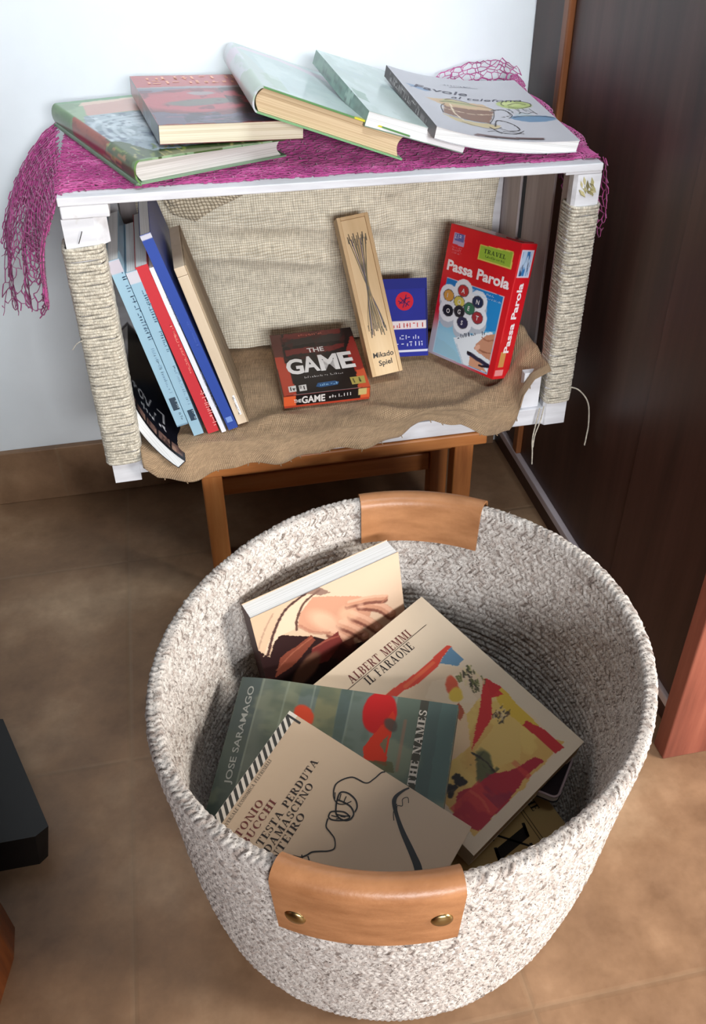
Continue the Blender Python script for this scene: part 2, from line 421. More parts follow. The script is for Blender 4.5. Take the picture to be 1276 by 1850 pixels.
# ------------------------------------------------------------------ lettering
_fc = {}
def sans_polys(txt, bold=0.0, shear=0.0):
    k = (txt, bold, shear)
    if k in _fc: return _fc[k]
    cu = bpy.data.curves.new('lettering', 'FONT'); cu.body = txt; cu.size = 1.0; cu.offset = bold; cu.shear = shear; cu.resolution_u = 3
    ob = bpy.data.objects.new('lettering', cu); me = ob.to_mesh()
    V = np.array([v.co[:] for v in me.vertices]).reshape(-1, 3); F = [list(p.vertices) for p in me.polygons]
    ob.to_mesh_clear(); bpy.data.objects.remove(ob); bpy.data.curves.remove(cu)
    V = V[:, :2]; V[:, 0] -= V[:, 0].min(); V /= 0.72
    _fc[k] = (V, F); return V, F
def serif_polys(txt, tw=0.19, th=0.055, gap=0.12):
    V = []; F = []; x = [0.0]
    def q(*p): F.append(list(range(len(V), len(V)+len(p)))); V.extend([(x[0]+a, b) for a, b in p])
    def st(a, y0=0, y1=1, w=tw, s=(1, 1)):
        q((a, y0), (a+w, y0), (a+w, y1), (a, y1))
        if s[0]: q((a-.1, y0), (a+w+.1, y0), (a+w+.1, y0+th), (a-.1, y0+th))
        if s[1]: q((a-.1, y1-th), (a+w+.1, y1-th), (a+w+.1, y1), (a-.1, y1))
    def hb(a, b, y, h=th): q((a, y), (b, y), (b, y+h), (a, y+h))
    def dg(a, y0, b, y1, w): q((a, y0), (a+w, y0), (b+w, y1), (b, y1))
    def arc(cx, cy, rx, ry, a0, a1, t, h=th, n=18):
        A = np.radians(np.linspace(a0, a1, n)); o = [(cx+rx*math.cos(a), cy+ry*math.sin(a)) for a in A]
        i = [(cx+(rx-t)*math.cos(a), cy+(ry-h)*math.sin(a)) for a in A]
        for k in range(n-1): q(o[k], o[k+1], i[k+1], i[k])
    def sf(a, b, y): hb(a, b, y)
    W = {'A': .86, 'B': .68, 'C': .74, 'D': .80, 'E': .64, 'F': .60, 'H': .82, 'I': .38, 'L': .62, 'M': 1.0, 'N': .84, 'O': .80, 'P': .64, 'R': .76, 'S': .58, 'T': .70, 'U': .78, ' ': .34, 'Y': .74, 'J': .4, 'G': .78, 'X': .8, 'V': .8}
    for ch in txt:
        if ch == 'A': dg(.06, 0, .36, 1, .06); dg(.56, 0, .30, 1, tw); hb(.2, .62, .3); sf(0, .24, 0); sf(.5, .86, 0)
        elif ch == 'V': dg(.30, 0, .06, 1, tw); dg(.42, 0, .70, 1, .06); sf(0, .34, 1-th); sf(.58, .82, 1-th)
        elif ch in 'BPR':
            st(.1); hb(.2, .42, 1-th); hb(.2, .42, .48); arc(.38, .74, .26, .26, -90, 90, tw*.9)
            if ch == 'B': hb(.2, .42, 0); arc(.38, .27, .30, .27, -90, 90, tw*.9)
            if ch == 'R': dg(.56, 0, .32, .5, tw); sf(.54, .84, 0)
        elif ch == 'C': arc(.42, .5, .40, .5, 45, 315, tw); hb(.66, .72, .62, .3)
        elif ch == 'G': arc(.42, .5, .40, .5, 45, 330, tw); st(.56, 0.05, .42, tw, (0, 1))
        elif ch == 'D': st(.1); hb(.2, .4, 0); hb(.2, .4, 1-th); arc(.36, .5, .40, .5, -90, 90, tw)
        elif ch in 'EF':
            st(.1); hb(.2, .58, 1-th); hb(.2, .5, .48); hb(.54, .6, .76, .24)
            if ch == 'E': hb(.2, .6, 0); hb(.56, .62, 0, .26)
        elif ch == 'H': st(.1); st(.56); hb(.2, .6, .48)
        elif ch == 'I': st(.1)
        elif ch == 'J': st(.1); arc(.08, .0, .2, .2, 270, 360, .1)
        elif ch == 'L': st(.1); hb(.2, .58, 0); hb(.54, .6, 0, .28)
        elif ch == 'M': st(.10, 0, 1, .06); st(.74); dg(.40, 0, .12, 1, tw*.8); dg(.46, 0, .72, 1, .05)
        elif ch == 'N': st(.12, 0, 1, .06); st(.68, 0, 1, .06); dg(.58, 0, .10, 1, tw*.9)
        elif ch == 'O': arc(.40, .5, .40, .5, 0, 360, tw)
        elif ch == 'S': arc(.29, .74, .26, .26, 20, 270, tw*.75); arc(.29, .26, .28, .28, -160, 90, tw*.75); hb(.48, .54, .68, .28); hb(.02, .08, .05, .28)
        elif ch == 'T': st(.26, 0, 1, tw, (1, 0)); hb(.0, .70, 1-th); hb(0, .06, .74, .26); hb(.64, .7, .74, .26)
        elif ch == 'U': st(.1, .3, 1, tw, (0, 1)); st(.60, .3, 1, .06, (0, 1)); arc(.39, .32, .29, .32, 180, 360, tw*.7)
        elif ch == 'Y': dg(.28, .45, .02, 1, tw); dg(.36, .45, .6, 1, .06); st(.28, 0, .5, tw, (1, 0))
        elif ch == 'X': dg(.52, 0, .06, 1, tw); dg(.06, 0, .58, 1, .06); sf(0, .3, 0); sf(.46, .8, 0); sf(0, .34, 1-th); sf(.5, .76, 1-th)
        x[0] += W.get(ch, .7)+gap
    return np.array(V), F
def text(mb, polys, at, ang, h, col, width=None, z=0.0003, align='l', mi=0, squeeze=1.0):
    """flat lettering on the local z plane; at = left end of the baseline, h = cap height"""
    V, F = polys; V = V*h; V[:, 0] *= squeeze
    w0 = V[:, 0].max()-V[:, 0].min()
    if width: V[:, 0] *= width/w0
    if align == 'c': V[:, 0] -= (V[:, 0].max()+V[:, 0].min())/2
    c, s = math.cos(ang), math.sin(ang)
    P = np.stack([at[0]+V[:, 0]*c-V[:, 1]*s, at[1]+V[:, 0]*s+V[:, 1]*c, np.full(len(V), z)], 1)
    mb.add(P, F, lin(np.array(col)/255.0), mi=mi)
def glyphs(mb, at, ang, h, length, col, seed, z=0.0003, plane=None, density=1.0):
    """a run of small unreadable print, as the photograph shows it"""
    r = np.random.RandomState(seed); x = 0; V = []; F = []
    while x < length:
        if r.rand() < 0.16: x += h*0.5; continue
        w = h*r.uniform(.35, .7); t = h*0.2
        for _ in range(r.randint(1, 3)):
            k = r.randint(3)
            if k == 0: a, b, c, d = x+r.uniform(0, w-t), 0, t, h
            elif k == 1: a, b, c, d = x, r.choice([0, h*.4, h-t]), w, t
            else: a, b, c, d = x+r.uniform(0, w-t), 0, t, h*.6
            i = len(V); V += [(a, b), (a+c, b), (a+c, b+d), (a, b+d)]; F.append([i, i+1, i+2, i+3])
        x += w+h*0.18
    V = np.array(V); c, s = math.cos(ang), math.sin(ang)
    P = np.stack([at[0]+V[:, 0]*c-V[:, 1]*s, at[1]+V[:, 0]*s+V[:, 1]*c, np.full(len(V), z)], 1)
    mb.add(P, F, lin(np.array(col)/255.0))
def shape(mb, pts, col, z=0.0002, mi=0):
    P = np.array([(x, y, z) for x, y in pts]); mb.add(P, [list(range(len(P)))], lin(np.array(col)/255.0), mi=mi)
def stroke(mb, pts, w, col, z=0.00035, n=60):
    P = smoothpath([(x, y, 0) for x, y in pts], n)[:, :2]; T = np.gradient(P, axis=0); T /= np.linalg.norm(T, axis=1)[:, None]+1e-9
    N = np.stack([-T[:, 1], T[:, 0]], 1); ww = np.broadcast_to(np.asarray(w, float), (n,)) if np.ndim(w) == 0 else np.interp(np.linspace(0, 1, n), np.linspace(0, 1, len(w)), w)
    V = np.concatenate([np.c_[P+N*ww[:, None]/2, np.full(n, z)], np.c_[P-N*ww[:, None]/2, np.full(n, z)]])
    mb.add(V, [[i, i+n, i+n+1, i+1] for i in range(n-1)], lin(np.array(col)/255.0))

# ------------------------------------------------------------------ books
def gbox(mb, x0, x1, y0, y1, z0, z1, nx, ny, col=(0.8, 0.8, 0.8)):
    xs = np.linspace(x0, x1, nx); ys = np.linspace(y0, y1, ny)
    X, Y = np.meshgrid(xs, ys, indexing='ij'); fl = lambda z: np.stack([X, Y, np.full_like(X, z)], -1).reshape(-1, 3)
    mb.add(fl(z1), gridfaces(nx, ny), col); mb.add(fl(z0), gridfaces(nx, ny, True), col)
    for xx, fp in ((x0, False), (x1, True)):
        V = np.array([(xx, y, z) for y in ys for z in (z0, z1)]); mb.add(V, gridfaces(ny, 2, not fp), col)
    for yy, fp in ((y0, True), (y1, False)):
        V = np.array([(x, yy, z) for x in xs for z in (z0, z1)]); mb.add(V, gridfaces(nx, 2, not fp), col)

def book(name, label, cat, mtx, w, h, t, front, spine, back, pages, cover_mat='print', th=0.0004, rounded=False,
         over=0.0, res=1.2e-3, deco=None, deform=None, spine_deco=None, group=None, page_inset=0.0006, gap_front=None):
    """front cover centre at the local origin, u right, v up, n out of the front cover; spine on the -u side"""
    root = empty(name, label, cat, mtx, group=group)
    mb = MB(); nx = max(6, int(w/res)); ny = max(6, int(h/res))
    xs = np.linspace(w/2, -w/2+(t/2*0.6 if rounded else 0), nx); prof = [(x, 0.0, 0, (x+w/2)/w) for x in xs]
    if rounded:
        for a in np.linspace(90, 270, 14)[1:-1]:
            prof.append((-w/2+t*0.3+0.3*t*math.cos(math.radians(a))-0.0, -t/2+t/2*math.sin(math.radians(a)), 1, (270-a)/180))
    else:
        prof.append((-w/2, 0, 1, 1.0)); prof += [(-w/2, -t*f, 1, 1-f) for f in (0.25, 0.5, 0.75, 1.0)]
    xb = [w/2, 0.25*w, 0, -0.25*w, -w/2+(t/2*0.6 if rounded else 0)][::-1] if deform is None else list(np.linspace(-w/2, w/2, 16))
    prof += [(x, -t, 2, 0.5-x/w) for x in xb]
    P = np.array([(a, b) for a, b, _, _ in prof]); T = np.gradient(P, axis=0); T /= np.linalg.norm(T, axis=1)[:, None]+1e-9
    N = np.stack([-T[:, 1], T[:, 0]], 1); Q = P+N*th     # inward side
    k = len(P); ys = np.linspace(-h/2, h/2, ny)
    reg = np.array([p[2] for p in prof]); uu = np.array([p[3] for p in prof])
    def ex(R): return np.stack([np.repeat(R[:, 0], ny), np.tile(ys, k), np.repeat(R[:, 1], ny)], 1)
    vv = np.tile((ys+h/2)/h, k); U = np.repeat(uu, ny); RG = np.repeat(reg, ny); C = np.zeros((k*ny, 3))
    for g, cv in ((0, front), (1, spine), (2, back)):
        C[RG == g] = cv.sample(U[RG == g], vv[RG == g])
    mb.add(ex(P), gridfaces(k, ny, True), C, smooth=rounded); mb.add(ex(Q), gridfaces(k, ny), C, smooth=rounded)
    for yy, fp in ((-h/2, False), (h/2, True)):
        V = np.array([(a[0], yy, a[1]) for ab in zip(P, Q) for a in ab]); cc = np.repeat(C.reshape(k, ny, 3)[:, 0 if yy < 0 else -1], 2, 0)
        mb.add(V, gridfaces(k, 2, fp), cc)
    for i in (0, k-1):
        V = np.array([(R[i][0], y, R[i][1]) for y in ys for R in (P, Q)]); mb.add(V, gridfaces(ny, 2, i == 0), C.reshape(k, ny, 3)[i].repeat(2, 0))
    if deco: deco(mb)
    if spine_deco:
        sm = MB(); spine_deco(sm)      # drawn with x along the thickness (0..t), y up
        sm.map(lambda v: np.stack([-w/2-v[:, 2], v[:, 1], -t+v[:, 0]], 1)); mb.V += sm.V; mb.C += sm.C; mb.U += sm.U
        for f in sm.F: mb.F.append(f+mb.n)
        mb.MI += sm.MI; mb.SM += sm.SM; mb.n += sm.n
    if deform: mb.map(deform)
    mb.build('cover', M[cover_mat], root)
    pb = MB(); i = page_inset+over
    e = 0.00015
    if rounded:
        xl = -w/2+t*0.34; o = [(w/2-i-0.004*math.sin(math.pi*f), -t+th+e+(t-2*th-2*e)*f) for f in np.linspace(0, 1, 9)]
        o += [(xl-0.26*t*math.sin(math.pi*f)*0.8, -th-e-(t-2*th-2*e)*f) for f in np.linspace(0, 1, 9)]
        prism(pb, o, -h/2+i, h/2-i, axis=1)
    else:
        gbox(pb, -w/2+th+e, w/2-i, -h/2+i, h/2-i, -t+th+e, -th-e, 14 if deform else 3, 10 if deform else 3)
    if deform: pb.map(deform)
    pb.build('page_block', M[pages], root)
    return root

def boxbuild(mb, w, h, t, front, res=1.2e-3, side=None, bottom=None, top=None, edge=(150, 20, 24), left=None, back=None):
    """closed card box: front at z=0, sides printed from canvases"""
    def face(cv, O, A, B, na, nb):
        u, v = np.meshgrid(np.linspace(0, 1, na), np.linspace(0, 1, nb), indexing='ij')
        V = np.array(O)+u[..., None]*np.array(A)+v[..., None]*np.array(B); mb.add(V.reshape(-1, 3), gridfaces(na, nb), cv.sample(u.ravel(), v.ravel()))
    e = flat(edge); n = lambda L: max(3, int(L/res))
    face(front, (-w/2, -h/2, 0), (w, 0, 0), (0, h, 0), n(w), n(h))
    face(side or e, (w/2, -h/2, 0), (0, 0, -t), (0, h, 0), n(t), n(h))
    face(left or e, (-w/2, -h/2, -t), (0, 0, t), (0, h, 0), 3, 3)
    face(bottom or e, (-w/2, -h/2, -t), (w, 0, 0), (0, 0, t), n(w), n(t))
    face(top or e, (-w/2, h/2, 0), (w, 0, 0), (0, 0, -t), 3, 3)
    face(back or e, (w/2, -h/2, -t), (-w, 0, 0), (0, h, 0), 3, 3)

# ================================================================== the room
FZ = -0.22
mb = MB(); box(mb, (-2.2, -3.2, FZ-0.05), (2.2, 0.33, FZ)); struct(mb.build('floor', M['tile']))
mb = MB(); box(mb, (-2.2, 0.303, FZ), (1.4, 0.42, 2.3)); struct(mb.build('wall_back', M['plaster']))
mb = MB(); box(mb, (-2.2, 0.293, FZ), (0.552, 0.303, -0.134), bevel=0.0015); struct(mb.build('baseboard_back', M['skirting']))

# wardrobe along the right side
WX = 0.555
wd = empty('wardrobe', 'tall dark brown wooden wardrobe along the right edge beside the crate', 'wardrobe', loc=(0.8, 0, FZ))
def wpart(name, mats, *boxes):
    m_ = MB()
    for lo, hi, bv in boxes: box(m_, lo, hi, bevel=bv)
    o = m_.build(name, mats); o.parent = wd; o.matrix_parent_inverse = Matrix.Translation((-0.8, 0, -FZ)); return o
wpart('side_panel', M['wardrobe'], ((WX, -0.116, -0.172), (0.60, 0.188, 1.75), 0.001))
wpart('front_panel', M['wardrobe'], ((WX-0.0025, -0.301, -0.172), (0.60, -0.117, 1.75), 0.001))
wpart('rear_post', M['wardrobe'], ((WX-0.001, 0.207, -0.172), (0.60, 0.3, 1.75), 0.001))
wpart('trim_strip', M['trim_wood'], ((WX-0.007, 0.190, -0.172), (0.59, 0.206, 1.75), 0.002))
wpart('edge_band', M['strip'], ((WX-0.007, -0.300, -0.1845), (0.60, 0.3, -0.1725), 0.0015))
wpart('plinth', M['wardrobe'], ((WX+0.002, -0.298, FZ), (1.05, 0.3, -0.185), 0.001))
wpart('body', M['wardrobe'], ((0.60, -0.30, -0.185), (1.06, 0.301, 1.75), 0.002))
wpart('corner_post', M['wardrobe_red'], ((0.5335, -0.3235, FZ), (0.72, -0.3025, 1.75), 0.0015))

# ================================================================== stool
st = empty('wooden_stool', 'low orange pine stool under the white crate', 'stool', loc=(0.257, 0.1, FZ))
def spart(name, mat, lo, hi, bv=0.002, parent=None):
    m_ = MB(); box(m_, lo, hi, bevel=bv); o = m_.build(name, mat); o.parent = st; o.matrix_parent_inverse = Matrix.Translation((-0.257, -0.1, -FZ)); return o
spart('top_board', M['stool'], (0.086, 0.0, -0.0135), (0.428, 0.21, 0.0030))
spart('front_rail', M['stool'], (0.1165, 0.022, -0.030), (0.393, 0.034, -0.0137))
for x0 in (0.0925, 0.3925):
    for y0 in (0.010, 0.106): spart('leg', M['stool_v'], (x0, y0, FZ), (x0+0.0235, y0+0.024, -0.0137))
spart('cross_rail', M['stool'], (0.1162, 0.110, -0.121), (0.3923, 0.124, -0.094))

# ================================================================== crate
ZT = 0.3077
def warp(V):
    V = np.array(V, float); x = V[:, 0]/0.52; t = V[:, 2]/ZT
    b = -0.0037+0.0072*x; top = 0.3100-0.0062*x
    V[:, 2] = b*(1-t)+top*t; return V
cr = empty('wooden_crate', 'white painted wooden fruit crate on its side with twine wrapped front posts', 'crate', loc=(0.26, 0.13, 0))
def cpart(name, mat, build, wp=True):
    m_ = MB(); build(m_)
    if wp: m_.map(warp)
    o = m_.build(name, mat); o.parent = cr; o.matrix_parent_inverse = Matrix.Translation((-0.26, -0.13, 0)); return o
for y0, y1 in ((-0.002, 0.086), (0.091, 0.176), (0.181, 0.268)):
    cpart('top_board', M['white_wood'], lambda m_: box(m_, (0, y0, 0.3000), (0.521, y1, 0.3077), bevel=0.001))
    cpart('bottom_board', M['white_wood'], lambda m_: box(m_, (0.002, y0+0.004, 0.004), (0.519, y1, 0.026), bevel=0.001), False)
for y0, y1 in ((0.018, 0.059), (0.082, 0.160), (0.178, 0.258)):
    cpart('side_slat', M['wash_wood'], lambda m_: box(m_, (0.508, y0, 0.027), (0.5112, y1, 0.2995), bevel=0.0006))
    cpart('side_slat', M['wash_wood'], lambda m_: box(m_, (0.0088, y0, 0.027), (0.012, y1, 0.2995), bevel=0.0006))
for z0, z1 in ((0.027, 0.160), (0.166, 0.2995)):
    cpart('back_board', M['wash_wood'], lambda m_: box(m_, (0.004, 0.260, z0), (0.516, 0.268, z1), bevel=0.0008))
cpart('corner_post', M['white_wood'], lambda m_: (prism(m_, [(0, 0), (0.0285, 0), (0.0285, 0.016), (0.012, 0.0295), (0, 0.0295)], 0.0, 0.288), prism(m_, [(0.0285, 0.001), (0.031, 0.001), (0.040, 0.010), (0.040, 0.014), (0.0285, 0.018)], 0.262, 0.288)))
cpart('corner_post', M['white_wood'], lambda m_: prism(m_, [(0.497, 0), (0.5215, 0), (0.5215, 0.034), (0.5165, 0.034), (0.494, 0.014), (0.494, 0.004)], 0.0, 0.297))
cpart('corner_post', M['white_wood'], lambda m_: box(m_, (0.013, 0.225, 0.027), (0.040, 0.259, 0.2995), bevel=0.001))
cpart('corner_post', M['white_wood'], lambda m_: box(m_, (0.482, 0.232, 0.027), (0.507, 0.259, 0.2995), bevel=0.001))
cpart('cleat', M['white_wood'], lambda m_: box(m_, (0.001, -0.001, 0.2882), (0.044, 0.030, 0.2998), bevel=0.0012))
cpart('cleat', M['white_wood'], lambda m_: box(m_, (0.483, -0.0005, 0.2973), (0.521, 0.030, 0.2999), bevel=0.0006))
cpart('end_foot', M['white_wood'], lambda m_: box(m_, (0.034, 0.010, 0.003), (0.046, 0.028, 0.020), bevel=0.001), False)
cpart('end_foot', M['white_wood'], lambda m_: box(m_, (0.468, 0.006, 0.026), (0.489, 0.016, 0.072), bevel=0.001), False)
def twine(x0, x1, y0, y1, z0, z1, seed):
    r = np.random.RandomState(seed); pitch = 0.0033; nt = int((z1-z0)/pitch); per = 30
    cxx, cyy, a, b = (x0+x1)/2, (y0+y1)/2, (x1-x0)/2, (y1-y0)/2
    th = np.linspace(0, 2*np.pi*nt, nt*per); c, s = np.cos(th), np.sin(th)
    k = 1/((np.abs(c)**6+np.abs(s)**6)**(1/6.0))
    jit = np.repeat(r.uniform(-1, 1, nt), per); ks = np.hanning(31); ks /= ks.sum(); jz = np.convolve(jit, ks, 'same')
    jr = np.convolve(r.uniform(-1, 1, nt*per), np.ones(9)/9, 'same')
    z = z0+pitch*th/(2*np.pi)+jz*0.0005+0.0005*np.sin(th*2.3)
    rad = 1+jr*0.03
    return np.stack([cxx+a*c*k*rad, cyy+b*s*k*rad, z], 1), 0.00185*(1+0.22*jr)
P_, R_ = twine(-0.0040, 0.0325, -0.0022, 0.0320, 0.024, 0.2625, 3)
cpart('rope_wrap', M['jute'], lambda m_: tube(m_, P_, R_, 6))
P2_, R2_ = twine(0.4950, 0.5240, -0.0022, 0.0290, 0.030, 0.2665, 4)
cpart('rope_wrap', M['jute'], lambda m_: tube(m_, P2_, R2_, 6))
cpart('loose_string', M['jute'], lambda m_: tube(m_, smoothpath([(0.520, -0.004, 0.054), (0.532, -0.006, 0.049), (0.545, -0.007, 0.031), (0.549, -0.009, 0.004), (0.5475, -0.012, -0.012), (0.5465, -0.013, -0.024)], 30), 0.0009, 5), False)
cpart('loose_string', M['jute'], lambda m_: tube(m_, smoothpath([(0.487, -0.004, 0.030), (0.4845, -0.006, 0.015), (0.482, -0.006, -0.010), (0.4835, -0.007, -0.028), (0.4855, -0.006, -0.047)], 30), 0.0009, 5), False)
cpart('loose_string', M['jute'], lambda m_: tube(m_, smoothpath([(0.492, -0.004, 0.032), (0.489, -0.006, 0.014), (0.4845, -0.006, -0.006), (0.4835, -0.007, -0.022)], 24), 0.0008, 5), False)
cpart('loose_string', M['jute'], lambda m_: tube(m_, smoothpath([(-0.001, -0.003, 0.172), (-0.008, -0.005, 0.170), (-0.014, -0.004, 0.163)], 12), 0.0004, 4), False)
cpart('nail', M['metal'], lambda m_: (tube(m_, smoothpath([(0.0165, 0.001, 0.276), (0.0165, -0.0012, 0.2763), (0.0148, -0.0014, 0.2725), (0.0118, -0.0013, 0.266)], 14), 0.0004, 5)))
def leaf(m_):
    r = np.random.RandomState(5)
    for i in range(16):
        a = -0.9+r.uniform(-.5, .5); cx_, cz_ = 0.506+r.uniform(-.006, .009), 0.285+r.uniform(-.009, .006); L = r.uniform(.003, .006)
        d = np.array([math.cos(a), math.sin(a)]); n_ = np.array([-d[1], d[0]])*L*0.3
        pts = [np.array([cx_, cz_])+d*L, np.array([cx_, cz_])+n_, np.array([cx_, cz_])-d*L, np.array([cx_, cz_])-n_]
        col = [(150, 142, 96), (176, 168, 120), (120, 112, 76), (196, 186, 140)][r.randint(4)]
        m_.add([(q[0], -0.0006-i*0.00003, q[1]) for q in pts], [[0, 1, 2, 3]], lin(np.array(col)/255.0))
cpart('leaf_motif', M['print'], leaf)

# ================================================================== burlap lining
HEM = np.array([(.012, .022), (.024, .022), (.034, .020), (.047, .006), (.067, 0), (.091, -.003), (.116, .001), (.147, .008), (.191, .008), (.241, .011), (.279, .014),
                (.318, .020), (.331, .029), (.356, .034), (.389, .0285), (.417, .010), (.438, .002), (.452, .006), (.459, .022), (.463, .050), (.475, .071), (.494, .080), (.507, .082)])
def burlap_floor():
    nx, nt = 200, 130; xs = np.linspace(0.0330, 0.4935, nx); ts = np.linspace(0, 1, nt)
    X, Tt = np.meshgrid(xs, ts, indexing='ij')
    hem = np.interp(X, HEM[:, 0], HEM[:, 1])
    k = np.clip(Tt/0.72, 0, 1); Y = 0.246+(0.002-0.246)*k
    n1 = fbm(nx, nt, 7, 41, 3); n2 = fbm(nx, nt, 22, 42, 2)
    base = 0.0305+0.0060*(n1-0.5)+0.0016*(n2-0.5)
    base = base+0.010*np.exp(-((Y-(0.030+0.10*(X-0.17)))/0.012)**2)*np.exp(-((X-0.185)/0.035)**2)+0.008*np.exp(-((Y-0.022-0.02*np.sin(X*30))/0.014)**2)*np.clip((X-0.27)/0.04, 0, 1)
    rgt = np.clip((X-0.452)/0.045, 0, 1)**1.4; lft = np.clip((0.045-X)/0.035, 0, 1)
    lump = np.exp(-((X-0.488)/0.022)**2-((Y-0.085)/0.05)**2)
    frt = np.clip(1-Y/0.07, 0, 1)
    base = base+rgt*(0.020+0.036*frt)+0.045*lump+lft*0.012*(0.3+frt)
    base = base+0.004*np.exp(-((Y-0.012)/0.016)**2)*(0.5+0.9*np.sin(X*70+1.2)*0.5)
    base = np.maximum(base, 0.0275)
    q = np.clip((Tt-0.72)/0.28, 0, 1)
    zf = np.maximum(base, hem+0.004)
    wav = 0.0050*np.sin(X*58+0.7)+0.003*np.sin(X*131)
    Z = np.where(Tt <= 0.72, base+(zf-base)*np.clip((k-0.8)/0.2, 0, 1)**2, zf+(hem-zf)*q**1.25)
    out = np.where(X < 0.455, -0.0125+wav, -0.0075)
    Yd = 0.002+(out-0.002)*np.sin(q*np.pi/2)+0.0035*np.sin(q*np.pi)*np.sin(X*48+2)*0.8
    Y = np.where(Tt <= 0.72, Y, np.minimum(Yd, 0.002))
    U = np.stack([X+0.10*Tt+0.006*np.sin(Tt*9), Tt*0.36+0.010*np.sin(X*22)], -1).reshape(-1, 2)
    m_ = MB(); m_.add(np.stack([X, Y, Z], -1).reshape(-1, 3), gridfaces(nx, nt, True), uv=U, smooth=True)
    # frayed hem
    for i in range(4, nx-6, 5):
        r = np.random.RandomState(i); a = np.array([X[i, -1], Y[i, -1], Z[i, -1]])
        if r.rand() < 0.5: tube(m_, [a, a+np.array([r.uniform(-.002, .002), -0.001, -r.uniform(.0008, .003)])], 0.0003, 4)
    o = m_.build('burlap_lining', M['burlap'])
    sd = o.modifiers.new('cloth_thickness', 'SOLIDIFY'); sd.thickness = 0.0010; sd.offset = -1
    return tag(o, 'brown burlap cloth lining the crate floor and hanging over its front edge', 'cloth')
burlap_floor()

bc = empty('burlap_backdrop', 'pale burlap cloth hung across the back of the crate with a folded top', 'cloth', loc=(0.28, 0.225, 0.03))
def backdrop(sheet):
    nx, nz = 170, 120
    m_ = MB(); s_ = np.linspace(0, 1, nx); t_ = np.linspace(0, 1, nz); A, B = np.meshgrid(s_, t_, indexing='ij')
    if sheet:
        X = 0.060+(0.498-0.060)*A+0.004*np.sin(B*9)*A; Z = 0.034+(0.294-0.034)*B
        n1 = fbm(nx, nz, 5, 51, 3); n2 = fbm(nx, nz, 14, 52, 2)
        Y = 0.228-0.019*(n1-0.35)-0.004*(n2-0.5)
        Y -= 0.014*np.exp(-np.abs((Z-(0.146+0.012*np.sin(X*14)))/0.011)**1.5)*np.clip((0.36-X)/0.1, 0, 1)
        Y -= 0.014*np.exp(-np.abs((Z-(0.200-0.10*(X-0.1)))/0.014)**1.5)*np.clip((X-0.1)/0.05, 0, 1)*np.clip((0.42-X)/0.1, 0, 1)
        Y -= 0.018*np.clip((0.075-Z)/0.045, 0, 1)**2
        Y = np.minimum(Y, 0.2305); Y = np.where(X > 0.475, np.minimum(Y, 0.2245), Y)
        uv = np.stack([X, Z], -1)
    else:
        X = 0.034+(0.500-0.034)*A
        zl = np.interp(X, [.03, .05, .075, .10, .125, .15, .19, .23, .27, .31, .36, .42, .50], [.262, .250, .262, .214, .204, .220, .236, .243, .247, .252, .258, .262, .266])
        Z = 0.2955+(zl-0.2955)*B
        n1 = fbm(nx, nz, 8, 61, 3)
        Y = 0.2135-0.015*np.sin(B*np.pi*0.85)-0.007*n1+0.004*np.sin(X*40+B*4)
        uv = np.stack([X+0.25*Z, Z-0.35*X*np.clip(1-(X-0.1)/0.15, 0, 1)], -1)
    m_.add(np.stack([X, Y, Z], -1).reshape(-1, 3), gridfaces(nx, nz, not sheet), uv=uv.reshape(-1, 2), smooth=True)
    o = m_.build('back_sheet' if sheet else 'folded_flap', M['burlap_pale'] if sheet else M['burlap_flap'])
    o.parent = bc; o.matrix_parent_inverse = Matrix.Translation((-0.28, -0.225, -0.03))
    sd = o.modifiers.new('cloth_thickness', 'SOLIDIFY'); sd.thickness = 0.0009; sd.offset = 0
M['burlap_flap'] = mat_burlap('coarse_burlap', rgb(112, 98, 76), rgb(204, 190, 164), rgb(230, 218, 194), 0.0040, 0.9)
backdrop(True); backdrop(False)

# ================================================================== magenta net cloth
def nettubes(mb, P0, P1, r):
    d = P1-P0; L = np.linalg.norm(d, axis=1); ok = L > 1e-6; P0, P1, d = P0[ok], P1[ok], d[ok]/L[ok][:, None]
    up = np.where(np.abs(d[:, 2:3]) < 0.9, np.array([[0, 0, 1.0]]), np.array([[1.0, 0, 0]]))
    a = np.cross(d, up); a /= np.linalg.norm(a, axis=1)[:, None]; b = np.cross(d, a)
    rr = np.broadcast_to(r, (len(P0),))[:, None]
    ring = [a*rr, b*rr*0.75, -a*rr, -b*rr*0.75]
    e = d*rr*0.5
    V = np.stack([P0-e+k for k in ring]+[P1+e+k for k in ring], 1); n = len(P0); o = np.arange(n)[:, None]*8
    F = np.concatenate([o+np.array([[i, (i+1) % 4, 4+(i+1) % 4, 4+i]]) for i in range(4)], 0)
    mb.add(V.reshape(-1, 3), F, smooth=True)
